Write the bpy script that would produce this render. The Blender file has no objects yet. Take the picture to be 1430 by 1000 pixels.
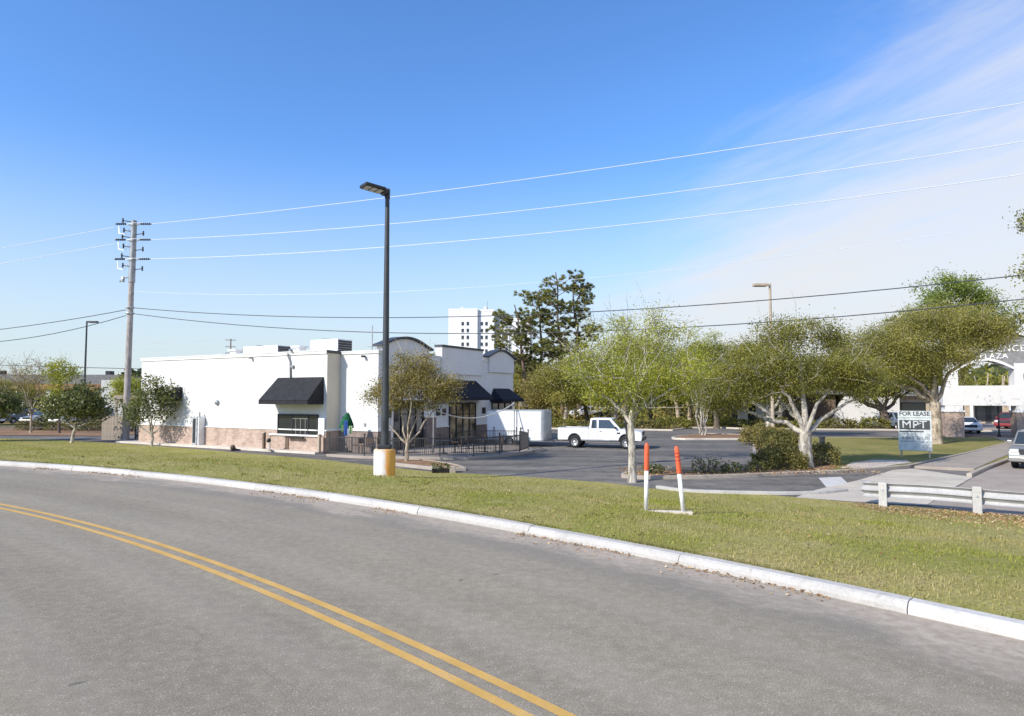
import bpy, bmesh, math, random
import numpy as np
from mathutils import Vector, Matrix
PI = math.pi
S = bpy.context.scene
COL = S.collection

# ------------------------------------------------------------------ camera
cd = bpy.data.cameras.new('camera'); cam = bpy.data.objects.new('camera', cd); COL.objects.link(cam)
cd.sensor_width = 36.0; cd.lens = 36.0 * 932.0 / 1430.0
cd.clip_start = 0.1; cd.clip_end = 6000
cam.location = (0, 0, 2.5); cam.rotation_euler = (PI/2 + math.radians(3.2547), 0, 0)
S.camera = cam
S.view_settings.view_transform = 'Standard'; S.view_settings.look = 'None'
S.view_settings.gamma = 1.0; S.view_settings.exposure = 0.42
S.view_settings.use_curve_mapping = False
S.cycles.max_bounces = 6; S.cycles.transparent_max_bounces = 6

# ------------------------------------------------------------------ sun and sky
SUN_AZ = Vector((-0.79, -0.61, 0)).normalized(); SUN_EL = math.radians(34)
to_sun = Vector((SUN_AZ.x*math.cos(SUN_EL), SUN_AZ.y*math.cos(SUN_EL), math.sin(SUN_EL)))
ld = bpy.data.lights.new('sun', 'SUN'); lo = bpy.data.objects.new('sun', ld); COL.objects.link(lo)
ld.energy = 3.9; ld.angle = math.radians(0.55); ld.color = (1.0, 0.935, 0.83)
lo.rotation_euler = to_sun.to_track_quat('Z', 'Y').to_euler(); lo.location = (-40, -40, 60)
W = bpy.data.worlds.new('World'); S.world = W; W.use_nodes = True
wn = W.node_tree; wn.nodes.clear(); wl = wn.links
def WN(t, **k):
    n = wn.nodes.new(t)
    for a, b in k.items(): setattr(n, a, b)
    return n
def wmath(op, a, b=None, c=None, clamp=False):
    n = WN('ShaderNodeMath', operation=op, use_clamp=clamp)
    for i, v in enumerate((a, b, c)):
        if v is None: continue
        if isinstance(v, (int, float)): n.inputs[i].default_value = v
        else: wl.new(v, n.inputs[i])
    return n.outputs[0]
sky = WN('ShaderNodeTexSky', sky_type='NISHITA', sun_disc=False)
sky.sun_elevation = SUN_EL; sky.sun_rotation = math.atan2(SUN_AZ.x, SUN_AZ.y)
sky.altitude = 20; sky.air_density = 1.0; sky.dust_density = 0.7; sky.ozone_density = 3.0
hsv = WN('ShaderNodeHueSaturation'); hsv.inputs['Saturation'].default_value = 1.05; hsv.inputs['Value'].default_value = 1.0
tint = WN('ShaderNodeMix', data_type='RGBA', blend_type='MULTIPLY'); tint.inputs[0].default_value = 1.0; tint.inputs[7].default_value = (1.20, 1.50, 1.90, 1)
wl.new(sky.outputs[0], tint.inputs[6]); wl.new(tint.outputs[2], hsv.inputs['Color'])
tc = WN('ShaderNodeTexCoord'); sep = WN('ShaderNodeSeparateXYZ'); wl.new(tc.outputs['Generated'], sep.inputs[0])
zc = wmath('MAXIMUM', sep.outputs[2], 0.02)
hl = wmath('SQRT', wmath('SUBTRACT', 1.0, wmath('MULTIPLY', sep.outputs[2], sep.outputs[2])))
saz = wmath('DIVIDE', sep.outputs[0], wmath('MAXIMUM', hl, 0.01))
cmb = WN('ShaderNodeCombineXYZ')
wl.new(wmath('MULTIPLY', saz, 2.2), cmb.inputs[0]); wl.new(wmath('MULTIPLY', sep.outputs[1], 1.2), cmb.inputs[1]); wl.new(wmath('SUBTRACT', wmath('MULTIPLY', sep.outputs[2], 15.0), wmath('MULTIPLY', saz, 4.0)), cmb.inputs[2])
nz = WN('ShaderNodeTexNoise'); nz.inputs['Scale'].default_value = 1.15; nz.inputs['Detail'].default_value = 9; nz.inputs['Roughness'].default_value = 0.62; nz.inputs['Distortion'].default_value = 0.35
wl.new(cmb.outputs[0], nz.inputs['Vector'])
nz2 = WN('ShaderNodeTexNoise'); nz2.inputs['Scale'].default_value = 2.4; nz2.inputs['Detail'].default_value = 5; wl.new(tc.outputs['Generated'], nz2.inputs['Vector'])
def wramp(v, a, b):
    n = WN('ShaderNodeMapRange', interpolation_type='SMOOTHSTEP'); n.inputs[1].default_value = a; n.inputs[2].default_value = b
    wl.new(v, n.inputs[0]); return n.outputs[0]
# a bank of thin cirrus whose upper edge climbs towards the right
bank = wmath('SUBTRACT', wmath('SUBTRACT', wmath('MULTIPLY', saz, 0.77), 0.03), sep.outputs[2])
bank = wmath('ADD', bank, wmath('MULTIPLY', wmath('SUBTRACT', nz.outputs[0], 0.5), 0.36)); bank = wmath('ADD', bank, wmath('MULTIPLY', wmath('SUBTRACT', nz2.outputs[0], 0.5), 0.16))
cl = wmath('MULTIPLY', wramp(bank, -0.16, 0.17), wmath('ADD', 0.55, wmath('MULTIPLY', nz.outputs[0], 0.60)), clamp=True)
hz_ = wmath('MULTIPLY', wramp(sep.outputs[2], 0.36, 0.0), 0.90)
mixh = WN('ShaderNodeMix', data_type='RGBA'); wl.new(hz_, mixh.inputs[0]); wl.new(hsv.outputs[0], mixh.inputs[6]); mixh.inputs[7].default_value = (5.35, 6.0, 6.15, 1)
mixw = WN('ShaderNodeMix', data_type='RGBA'); wl.new(cl, mixw.inputs[0]); wl.new(mixh.outputs[2], mixw.inputs[6]); mixw.inputs[7].default_value = (6.25, 6.3, 6.4, 1)
bg = WN('ShaderNodeBackground'); bg.inputs['Strength'].default_value = 0.1
wl.new(mixw.outputs[2], bg.inputs[0])
wo = WN('ShaderNodeOutputWorld'); wl.new(bg.outputs[0], wo.inputs[0])

# ------------------------------------------------------------------ materials
class Nt:
    def __init__(s, name):
        s.m = bpy.data.materials.new(name); s.m.use_nodes = True; s.t = s.m.node_tree
        s.b = s.t.nodes['Principled BSDF']; s.out = s.t.nodes['Material Output']
    def n(s, typ, **k):
        x = s.t.nodes.new(typ)
        for a, b in k.items(): setattr(x, a, b)
        return x
    def l(s, a, b): s.t.links.new(a, b)
    def coord(s, kind='Object'):
        if kind == 'Position': return s.n('ShaderNodeNewGeometry').outputs['Position']
        return s.n('ShaderNodeTexCoord').outputs[kind]
    def noise(s, vec, scale, detail=4, rough=0.55, dist=0.0, stretch=None):
        if stretch:
            mp = s.n('ShaderNodeMapping'); mp.inputs['Scale'].default_value = stretch; s.l(vec, mp.inputs[0]); vec = mp.outputs[0]
        x = s.n('ShaderNodeTexNoise'); x.inputs['Scale'].default_value = scale; x.inputs['Detail'].default_value = detail
        x.inputs['Roughness'].default_value = rough; x.inputs['Distortion'].default_value = dist
        s.l(vec, x.inputs['Vector']); return x.outputs[0]
    def rng(s, v, a, b, lo=0.0, hi=1.0, smooth=True):
        x = s.n('ShaderNodeMapRange'); x.interpolation_type = 'SMOOTHSTEP' if smooth else 'LINEAR'
        for i, q in ((1, a), (2, b), (3, lo), (4, hi)): x.inputs[i].default_value = q
        s.l(v, x.inputs[0]); return x.outputs[0]
    def mix(s, f, a, b, mode='MIX'):
        x = s.n('ShaderNodeMix', data_type='RGBA', blend_type=mode)
        for i, v in ((0, f), (6, a), (7, b)):
            if isinstance(v, (int, float)): x.inputs[i].default_value = v
            elif isinstance(v, (tuple, list)): x.inputs[i].default_value = (*v[:3], 1)
            else: s.l(v, x.inputs[i])
        return x.outputs[2]
    def math(s, op, a, b):
        x = s.n('ShaderNodeMath', operation=op)
        for i, v in enumerate((a, b)):
            if isinstance(v, (int, float)): x.inputs[i].default_value = v
            else: s.l(v, x.inputs[i])
        return x.outputs[0]
    def bump(s, h, strength, dist=0.02):
        x = s.n('ShaderNodeBump'); x.inputs['Strength'].default_value = strength; x.inputs['Distance'].default_value = dist
        s.l(h, x.inputs['Height']); s.l(x.outputs[0], s.b.inputs['Normal'])
    def done(s, col=None, rough=0.8, spec=0.3, metal=0.0):
        if col is not None:
            if isinstance(col, (tuple, list)): s.b.inputs['Base Color'].default_value = (*col[:3], 1)
            else: s.l(col, s.b.inputs['Base Color'])
        s.b.inputs['Roughness'].default_value = rough; s.b.inputs['Specular IOR Level'].default_value = spec; s.b.inputs['Metallic'].default_value = metal
        return s.m

def plain(name, col, rough=0.7, spec=0.3, metal=0.0, var=0.12, scale=2.0, bump=0.0, stretch=None, kind='Object'):
    t = Nt(name); v = t.coord(kind)
    f = t.noise(v, scale, 6, 0.65, 0.3, stretch)
    lo = tuple(c*(1-var*1.6) for c in col); hi = tuple(min(1, c*(1+var)) for c in col)
    c = t.mix(t.rng(f, 0.3, 0.7), lo, hi)
    if bump: t.bump(t.noise(v, scale*14, 3), bump)
    return t.done(c, rough, spec, metal)

MT = {}
def leafmat(name, cols, trans=0.3, rough=0.55):
    t = Nt(name); r = t.n('ShaderNodeNewGeometry').outputs['Random Per Island']
    cr = t.n('ShaderNodeValToRGB'); e = cr.color_ramp.elements
    while len(e) < len(cols): e.new(0.5)
    for i, c in enumerate(cols): e[i].position = i/(len(cols)-1); e[i].color = (*c, 1)
    t.l(r, cr.inputs[0])
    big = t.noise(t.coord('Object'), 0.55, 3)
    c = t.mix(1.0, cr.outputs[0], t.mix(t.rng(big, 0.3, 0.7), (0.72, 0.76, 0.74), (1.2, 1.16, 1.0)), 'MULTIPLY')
    t.done(c, rough, 0.25)
    tr = t.n('ShaderNodeBsdfTranslucent'); t.l(c, tr.inputs[0])
    ms = t.n('ShaderNodeMixShader'); ms.inputs[0].default_value = trans
    t.l(t.b.outputs[0], ms.inputs[1]); t.l(tr.outputs[0], ms.inputs[2]); t.l(ms.outputs[0], t.out.inputs['Surface'])
    return t.m
MT['leaf_spring'] = leafmat('spring_leaf', [(0.22,0.25,0.03), (0.39,0.42,0.05), (0.50,0.50,0.09), (0.32,0.31,0.06)], 0.4)
MT['leaf_tan'] = leafmat('olive_tan_leaf', [(0.18,0.155,0.045), (0.30,0.25,0.07), (0.38,0.32,0.11), (0.22,0.19,0.045), (0.40,0.30,0.12)], 0.35)
MT['leaf_oak'] = leafmat('oak_leaf', [(0.14,0.145,0.033), (0.27,0.27,0.058), (0.40,0.37,0.095), (0.21,0.205,0.048)], 0.48)
MT['leaf_olive'] = leafmat('olive_leaf', [(0.21,0.21,0.052), (0.35,0.335,0.085), (0.47,0.425,0.14), (0.29,0.27,0.065)], 0.48)
MT['leaf_dark'] = leafmat('dark_glossy_leaf', [(0.06,0.085,0.028), (0.115,0.145,0.045), (0.19,0.205,0.075), (0.22,0.20,0.08)], 0.2, 0.35)
MT['leaf_bright'] = leafmat('bright_new_leaf', [(0.14,0.19,0.04), (0.24,0.30,0.06), (0.32,0.36,0.10)], 0.4)
MT['needle'] = leafmat('pine_needle', [(0.14,0.17,0.05), (0.27,0.29,0.085), (0.36,0.35,0.115), (0.38,0.33,0.12)], 0.5)
MT['hedge'] = leafmat('hedge_leaf', [(0.085,0.095,0.028), (0.16,0.16,0.048), (0.23,0.21,0.07), (0.27,0.20,0.08)], 0.3)
MT['far_leaf'] = leafmat('far_tree_leaf', [(0.05,0.07,0.035), (0.08,0.10,0.045), (0.12,0.13,0.06)], 0.2)
def blademat():
    t = Nt('lawn_blade'); r = t.n('ShaderNodeNewGeometry').outputs['Random Per Island']; P = t.coord('Position')
    cr = t.n('ShaderNodeValToRGB'); e = cr.color_ramp.elements
    for i, c in enumerate([(0.20,0.245,0.03), (0.31,0.34,0.045), (0.44,0.41,0.09), (0.26,0.31,0.038)]):
        if i > 1: e.new(0.5)
    for i, c in enumerate([(0.20,0.245,0.03), (0.31,0.34,0.045), (0.44,0.41,0.09), (0.26,0.31,0.038)]): e[i].position = i/3; e[i].color = (*c, 1)
    t.l(r, cr.inputs[0]); a = t.noise(P, 0.34, 5, 0.65, 0.5); b = t.noise(P, 2.2, 5, 0.75, 0.5)
    f = t.rng(t.math('ADD', t.math('MULTIPLY', a, 0.7), t.math('MULTIPLY', b, 0.3)), 0.40, 0.58)
    c = t.mix(t.math('MULTIPLY', f, 0.78), cr.outputs[0], t.mix(r, (0.42,0.35,0.13), (0.56,0.45,0.24)))
    t.done(c, 0.6, 0.2); tr = t.n('ShaderNodeBsdfTranslucent'); t.l(c, tr.inputs[0]); ms = t.n('ShaderNodeMixShader'); ms.inputs[0].default_value = 0.35
    t.l(t.b.outputs[0], ms.inputs[1]); t.l(tr.outputs[0], ms.inputs[2]); t.l(ms.outputs[0], t.out.inputs['Surface']); return t.m
MT['grass_blade'] = blademat()
MT['litter'] = leafmat('dry_leaf', [(0.20,0.10,0.05), (0.36,0.20,0.10), (0.45,0.30,0.18), (0.55,0.45,0.32)], 0.1, 0.8)

def bark(name, c1, c2, sc=7):
    t = Nt(name); v = t.coord('Object')
    f = t.noise(v, sc, 6, 0.7, 0.6, (1, 1, 0.35)); g = t.noise(v, 1.3, 3)
    c = t.mix(t.rng(f, 0.35, 0.65), c1, c2); c = t.mix(t.rng(g, 0.45, 0.7, 0, 0.45), c, tuple(x*1.3 for x in c2))
    t.bump(f, 0.6, 0.03); return t.done(c, 0.9, 0.15)
MT['bark_pale'] = bark('pale_bark', (0.17,0.15,0.12), (0.58,0.53,0.45))
MT['bark_tan'] = bark('tan_bark', (0.18,0.14,0.10), (0.54,0.45,0.34))
MT['bark_brown'] = bark('brown_bark', (0.07,0.055,0.045), (0.19,0.15,0.12))
MT['bark_pine'] = bark('pine_bark', (0.10,0.07,0.05), (0.25,0.18,0.13))

def asphalt_road():
    t = Nt('road_asphalt'); P = t.coord('Position'); uv = t.n('ShaderNodeUVMap').outputs[0]
    sx = t.n('ShaderNodeSeparateXYZ'); t.l(uv, sx.inputs[0]); off = sx.outputs[1]
    fine = t.noise(P, 62, 6, 0.85); mid = t.noise(P, 7, 5, 0.7); big = t.noise(P, 0.28, 4, 0.6, 0.4)
    c = t.mix(t.rng(fine, 0.28, 0.72), (0.118,0.101,0.073), (0.452,0.39,0.295))
    c = t.mix(0.8, c, t.mix(t.rng(mid, 0.3, 0.7), (0.86,0.86,0.86), (1.12,1.11,1.1)), 'MULTIPLY')
    c = t.mix(0.9, c, t.mix(t.rng(big, 0.32, 0.68), (0.93,0.93,0.93), (1.06,1.06,1.05)), 'MULTIPLY')
    st = t.noise(uv, 1.0, 4, 0.6, 0.2, (0.035, 1.1, 1))
    c = t.mix(0.85, c, t.mix(t.rng(st, 0.35, 0.65), (0.90,0.90,0.90), (1.08,1.075,1.06)), 'MULTIPLY')
    smooth = t.math('MULTIPLY', t.rng(off, 0.2, 0.6), t.rng(t.math('ADD', off, t.math('MULTIPLY', t.noise(uv, 1.0, 4, 0.6, 0.2, (0.12, 0.6, 1)), 0.8)), 1.3, 2.2, 1.0, 0.0))
    c = t.mix(t.math('MULTIPLY', smooth, 0.45), c, (0.175,0.158,0.132))
    track = t.math('SINE', t.math('MULTIPLY', off, 3.6), 0); c = t.mix(t.rng(track, 0.2, 1.0, 0, 0.16), c, (0.36,0.325,0.265))
    vo = t.n('ShaderNodeTexVoronoi'); vo.inputs['Scale'].default_value = 38; t.l(P, vo.inputs['Vector'])
    c = t.mix(t.math('MULTIPLY', t.math('LESS_THAN', vo.outputs['Distance'], 0.19), t.math('GREATER_THAN', mid, 0.5)), c, (0.52,0.47,0.42))
    # a few fine cracks
    wv = t.n('ShaderNodeTexNoise'); wv.inputs['Scale'].default_value = 0.7; wv.inputs['Detail'].default_value = 5; t.l(P, wv.inputs['Vector'])
    va = t.n('ShaderNodeVectorMath', operation='MULTIPLY_ADD'); t.l(wv.outputs['Color'], va.inputs[0]); va.inputs[1].default_value = (1.6,1.6,1.6); t.l(P, va.inputs[2])
    cv = t.n('ShaderNodeTexVoronoi', feature='DISTANCE_TO_EDGE'); cv.inputs['Scale'].default_value = 0.17; t.l(va.outputs[0], cv.inputs['Vector'])
    crack = t.math('MULTIPLY', t.math('LESS_THAN', cv.outputs['Distance'], 0.0022), t.rng(t.noise(P, 0.5, 3), 0.48, 0.6))
    c = t.mix(t.math('MULTIPLY', crack, 0.2), c, (0.07,0.066,0.062))
    # sand and leaf dust washed against the kerb
    edge = t.noise(uv, 1.0, 5, 0.65, 0.3, (0.5, 1.4, 1))
    sand = t.rng(t.math('ADD', off, t.math('MULTIPLY', t.math('SUBTRACT', edge, 0.54), 3.6)), 0.0, 0.95, 1.0, 0.0)
    c = t.mix(t.math('MULTIPLY', sand, 0.9), c, t.mix(t.rng(mid, 0.3, 0.7), (0.32,0.25,0.18), (0.50,0.42,0.33)))
    soft = t.rng(t.math('ADD', off, t.math('MULTIPLY', edge, 1.5)), 0.6, 2.6, 0.30, 0.0)
    c = t.mix(soft, c, (0.38,0.33,0.275))
    spot = t.rng(t.noise(P, 3.3, 2, 0.5), 0.73, 0.77); c = t.mix(t.math('MULTIPLY', spot, 0.5), c, (0.06,0.055,0.05))
    t.bump(fine, 0.35, 0.006); return t.done(c, 0.92, 0.2)
MT['road'] = asphalt_road()
def asphalt_lot():
    t = Nt('lot_asphalt'); P = t.coord('Position')
    fine = t.noise(P, 30, 5, 0.75); mid = t.noise(P, 1.6, 6, 0.7, 0.5); st = t.noise(P, 0.35, 5, 0.65, 0.3, (0.35, 2.2, 1))
    c = t.mix(t.rng(fine, 0.3, 0.7), (0.095,0.089,0.081), (0.225,0.209,0.19))
    c = t.mix(1, c, t.mix(t.rng(mid, 0.3, 0.7), (0.78,0.78,0.80), (1.2,1.18,1.14)), 'MULTIPLY')
    c = t.mix(1, c, t.mix(t.rng(st, 0.33, 0.66), (0.72,0.72,0.74), (1.3,1.28,1.25)), 'MULTIPLY')
    return t.done(c, 0.92, 0.2)
MT['lot'] = asphalt_lot()
def ground(name, cols, s1=0.5, s2=9.0, extra=None):
    t = Nt(name); P = t.coord('Position')
    a = t.noise(P, s1, 5, 0.65, 0.4); b = t.noise(P, s2, 6, 0.75); d = t.noise(P, s1*4.2, 5, 0.7, 0.6)
    c = t.mix(t.rng(a, 0.32, 0.66), cols[0], cols[1]); c = t.mix(t.rng(d, 0.5, 0.72, 0, 0.8), c, cols[2])
    c = t.mix(1, c, t.mix(t.rng(b, 0.28, 0.72), (0.62,0.62,0.6), (1.32,1.3,1.25)), 'MULTIPLY')
    if extra: c = t.mix(t.rng(t.noise(P, 40, 3, 0.7), 0.6, 0.68, 0, 0.7), c, extra)
    t.bump(b, 0.7, 0.04); return t.done(c, 0.95, 0.1)
MT['lawn'] = ground('lawn_turf', [(0.28,0.27,0.07), (0.37,0.325,0.12), (0.46,0.36,0.19)], 0.35, 14, (0.38,0.30,0.16))
MT['grass'] = ground('island_grass', [(0.19,0.19,0.06), (0.28,0.25,0.09), (0.38,0.28,0.14)], 0.45, 11)
MT['mulch'] = ground('mulch', [(0.24,0.14,0.085), (0.34,0.21,0.13), (0.17,0.10,0.06)], 0.6, 12, (0.5,0.40,0.3))
MT['sand'] = ground('pale_gravel', [(0.52,0.44,0.38), (0.62,0.56,0.50), (0.45,0.33,0.26)], 0.7, 12)
MT['far_ground'] = ground('far_ground', [(0.15,0.14,0.055), (0.24,0.19,0.09), (0.30,0.20,0.11)], 0.12, 3)
def concrete(name, col, dirt=(0.4,0.34,0.28), amt=0.5):
    t = Nt(name); P = t.coord('Position')
    a = t.noise(P, 0.8, 6, 0.7, 0.4); b = t.noise(P, 18, 4, 0.7); d = t.noise(P, 3.2, 6, 0.7, 1.0)
    c = t.mix(t.rng(a, 0.3, 0.7), tuple(x*0.86 for x in col), tuple(min(.9, x*1.08) for x in col))
    c = t.mix(t.rng(d, 0.55, 0.78, 0, amt), c, dirt)
    c = t.mix(1, c, t.mix(t.rng(b, 0.3, 0.7), (0.9,0.9,0.89), (1.06,1.06,1.06)), 'MULTIPLY')
    rnd = t.n('ShaderNodeObjectInfo').outputs['Random']; c = t.mix(1, c, t.mix(rnd, (0.88,0.875,0.86), (1.05,1.05,1.05)), 'MULTIPLY')
    scuff = t.rng(t.noise(P, 1.0, 6, 0.75, 0.8, (5, 5, 16)), 0.60, 0.72); c = t.mix(t.math('MULTIPLY', scuff, 0.35 if 'kerb' in name else 0.12), c, (0.13,0.12,0.11))
    t.bump(b, 0.25, 0.01); return t.done(c, 0.9, 0.2)
MT['kerb'] = concrete('painted_kerb', (0.54,0.515,0.48), (0.30,0.26,0.22), 0.8)
MT['rail'] = concrete('weathered_rail', (0.47,0.46,0.45), (0.33,0.29,0.26), 0.7)
MT['conc'] = concrete('concrete', (0.62,0.55,0.46), (0.36,0.30,0.25), 0.5)
MT['conc_tan'] = concrete('weathered_concrete', (0.44,0.38,0.32), (0.30,0.23,0.18), 0.6)
MT['walk'] = concrete('old_walkway', (0.40,0.34,0.285), (0.25,0.20,0.16), 0.5)
MT['lane'] = concrete('pale_lane', (0.38,0.32,0.27), (0.30,0.24,0.21), 0.6)
def paint_line(name, col, wear=0.5):
    t = Nt(name); P = t.coord('Position'); b = t.noise(P, 42, 5, 0.8); a = t.noise(P, 2.0, 4)
    c = t.mix(t.rng(a, 0.3, 0.7), tuple(x*0.85 for x in col), tuple(x*1.05 for x in col))
    c = t.mix(t.rng(t.math('ADD', b, t.math('MULTIPLY', a, 0.25)), 0.66, 0.78, 0, wear), c, (0.30,0.28,0.25))
    return t.done(c, 0.8, 0.25)
MT['yellow'] = paint_line('yellow_road_paint', (0.64,0.38,0.10), 0.85)
MT['white_line'] = paint_line('white_road_paint', (0.62,0.60,0.57), 0.6)
MT['faint_line'] = paint_line('worn_parking_paint', (0.34,0.33,0.31), 0.9)
def stucco(name, col, streak=0.25):
    t = Nt(name); v = t.coord('Object'); a = t.noise(v, 0.45, 5, 0.6, 0.3); b = t.noise(v, 45, 3, 0.7)
    c = t.mix(t.rng(a, 0.3, 0.7), tuple(x*0.94 for x in col), tuple(min(.9, x*1.03) for x in col))
    s = t.noise(v, 1.0, 5, 0.7, 0.1, (2.2, 2.2, 0.14))
    c = t.mix(t.rng(s, 0.55, 0.8, 0, streak), c, tuple(x*0.72 for x in col))
    t.bump(b, 0.2, 0.01); return t.done(c, 0.88, 0.2)
MT['stucco'] = stucco('white_stucco', (0.70,0.685,0.66), 0.4)
MT['stucco_shade_side'] = stucco('shaded_front_white_stucco', (0.76,0.76,0.76), 0.2)  # same white stucco; copy toned lighter for the front that stands in shade
MT['stucco_beige'] = stucco('beige_stucco', (0.64,0.58,0.47))
MT['tower_white'] = stucco('tower_white', (0.80,0.79,0.78), 0.1)
def brickmat(name, c1, c2, mort, scale=1.0):
    t = Nt(name); v = t.coord('Object')
    # walls run along object x or y: use x+y as the running axis
    sp = t.n('ShaderNodeSeparateXYZ'); t.l(v, sp.inputs[0]); cb = t.n('ShaderNodeCombineXYZ')
    t.l(t.math('ADD', sp.outputs[0], sp.outputs[1]), cb.inputs[0]); t.l(sp.outputs[2], cb.inputs[1])
    br = t.n('ShaderNodeTexBrick'); t.l(cb.outputs[0], br.inputs['Vector'])
    br.inputs['Color1'].default_value = (*c1, 1); br.inputs['Color2'].default_value = (*c2, 1); br.inputs['Mortar'].default_value = (*mort, 1)
    br.inputs['Scale'].default_value = scale; br.inputs['Brick Width'].default_value = 0.21; br.inputs['Row Height'].default_value = 0.075; br.inputs['Mortar Size'].default_value = 0.008
    a = t.noise(v, 1.6, 5, 0.7)
    c = t.mix(1, br.outputs['Color'], t.mix(t.rng(a, 0.3, 0.7), (0.8,0.79,0.78), (1.2,1.2,1.2)), 'MULTIPLY')
    t.bump(br.outputs['Fac'], -0.4, 0.01); return t.done(c, 0.9, 0.15)
MT['brick'] = brickmat('buff_brick', (0.47,0.34,0.26), (0.36,0.24,0.18), (0.5,0.45,0.4))
MT['brick_dark'] = brickmat('brown_brick', (0.26,0.20,0.17), (0.20,0.15,0.13), (0.3,0.27,0.25))
MT['awning'] = plain('black_awning', (0.020,0.020,0.023), 0.75, 0.3, var=0.25, scale=4)
MT['awning_navy'] = plain('navy_awning', (0.012,0.014,0.024), 0.75, 0.3, var=0.2, scale=4)
MT['black'] = plain('black_metal', (0.022,0.023,0.026), 0.45, 0.5, var=0.2)
MT['pole_dark'] = plain('dark_bronze_paint', (0.045,0.05,0.055), 0.5, 0.45, var=0.18, scale=1.5)
MT['iron'] = plain('iron_fence', (0.05,0.05,0.052), 0.5, 0.5, var=0.2)
MT['grey'] = plain('grey_metal', (0.33,0.34,0.35), 0.5, 0.5, 0.3, var=0.15)
MT['sash_grey'] = plain('sash_grey', (0.20,0.195,0.19), 0.5, 0.4, var=0.2)
MT['galv'] = plain('galvanised', (0.52,0.53,0.54), 0.45, 0.5, 0.45, var=0.2, scale=5)
MT['white_metal'] = plain('white_metal', (0.74,0.74,0.73), 0.5, 0.4, var=0.08)
MT['tan_metal'] = plain('cream_metal', (0.62,0.58,0.40), 0.5, 0.4, var=0.1)
MT['glass'] = Nt('dark_glass').done((0.02,0.024,0.028), 0.05, 0.8)
MT['glass_car'] = Nt('car_glass').done((0.035,0.045,0.05), 0.04, 0.9)
MT['interior'] = plain('dark_interior', (0.03,0.027,0.025), 0.9, 0.1, var=0.4)
MT['frame_dark'] = plain('dark_frame', (0.035,0.035,0.04), 0.5, 0.4)
MT['frame_white'] = plain('white_trim', (0.78,0.77,0.75), 0.6, 0.3, var=0.05)
MT['coping'] = plain('dark_coping', (0.05,0.055,0.065), 0.5, 0.5, var=0.1)
MT['roof'] = plain('roof_membrane', (0.5,0.5,0.48), 0.9, 0.2)
def rust_base():
    t = Nt('stained_concrete_base'); v = t.coord('Object'); sp = t.n('ShaderNodeSeparateXYZ'); t.l(v, sp.inputs[0])
    n = t.noise(v, 1.4, 5, 0.7, 0.2, (3, 3, 0.5)); fine = t.noise(v, 16, 4, 0.7)
    c = t.mix(t.rng(fine, 0.3, 0.7), (0.60,0.58,0.53), (0.74,0.72,0.68))
    side = t.math('ADD', sp.outputs[0], t.math('MULTIPLY', t.math('SUBTRACT', n, 0.5), 0.35))
    rust = t.rng(side, 0.04, 0.17); c = t.mix(t.math('MULTIPLY', rust, 0.96), c, t.mix(t.rng(n, 0.35, 0.65), (0.72,0.27,0.02), (0.80,0.42,0.08)))
    top = t.rng(t.math('ADD', sp.outputs[2], t.math('MULTIPLY', n, 0.2)), 1.02, 1.12); c = t.mix(t.math('MULTIPLY', top, 0.6), c, (0.62,0.36,0.16))
    t.bump(fine, 0.3, 0.01); return t.done(c, 0.9, 0.2)
MT['rust_base'] = rust_base()
MT['orange'] = plain('orange_marker', (0.70,0.13,0.05), 0.55, 0.4, var=0.12, scale=9)
MT['marker_white'] = plain('white_marker', (0.78,0.77,0.76), 0.55, 0.4, var=0.1, scale=6)
MT['wood_pole'] = bark('weathered_pole_wood', (0.27,0.235,0.22), (0.42,0.375,0.36), 5)
MT['wood_fence'] = plain('weathered_fence_wood', (0.36,0.31,0.26), 0.9, 0.1, var=0.25, scale=3, stretch=(4, 4, 0.4))
MT['wire_light'] = Nt('bare_aluminium_wire').done((0.75,0.77,0.80), 0.4, 0.5, 0.2)
MT['wire_dark'] = Nt('insulated_wire').done((0.06,0.065,0.075), 0.6, 0.3)
MT['insul'] = plain('insulator', (0.05,0.045,0.045), 0.35, 0.5)
MT['paint_white'] = plain('white_car_paint', (0.80,0.80,0.80), 0.28, 0.5, var=0.03)
MT['paint_silver'] = plain('silver_car_paint', (0.30,0.295,0.27), 0.3, 0.5, 0.35, var=0.05)
MT['paint_dark'] = plain('dark_car_paint', (0.03,0.035,0.045), 0.25, 0.5)
MT['paint_blue'] = plain('blue_grey_car_paint', (0.16,0.2,0.27), 0.25, 0.5)
MT['paint_red'] = plain('red_car_paint', (0.22,0.02,0.03), 0.28, 0.5)
MT['tyre'] = plain('tyre_rubber', (0.03,0.03,0.03), 0.85, 0.2)
MT['chrome'] = plain('bright_metal', (0.65,0.65,0.66), 0.3, 0.5, 0.6, var=0.1)
MT['lamp_clear'] = Nt('clear_lens').done((0.75,0.76,0.78), 0.12, 0.7)
MT['lamp_red'] = Nt('red_lens').done((0.38,0.02,0.02), 0.15, 0.6)
MT['grey_panel'] = plain('grey_trailer_panel', (0.42,0.45,0.45), 0.5, 0.4, 0.2, var=0.1)
MT['green_cloth'] = plain('green_cloth', (0.025,0.12,0.06), 0.85, 0.1, var=0.3, scale=5)
MT['blue_cloth'] = plain('blue_cloth', (0.07,0.15,0.42), 0.85, 0.1, var=0.2, scale=5)
MT['lime_cloth'] = plain('lime_cloth', (0.38,0.52,0.24), 0.85, 0.1, var=0.2, scale=5)
MT['rope'] = plain('pale_rope', (0.66,0.64,0.58), 0.9, 0.1)
MT['sign_white'] = plain('faded_sign_board', (0.56,0.59,0.57), 0.6, 0.3, var=0.14, scale=2.5)
MT['sign_dark'] = plain('sign_dark_print', (0.07,0.075,0.075), 0.7, 0.2, var=0.2, scale=12)
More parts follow.
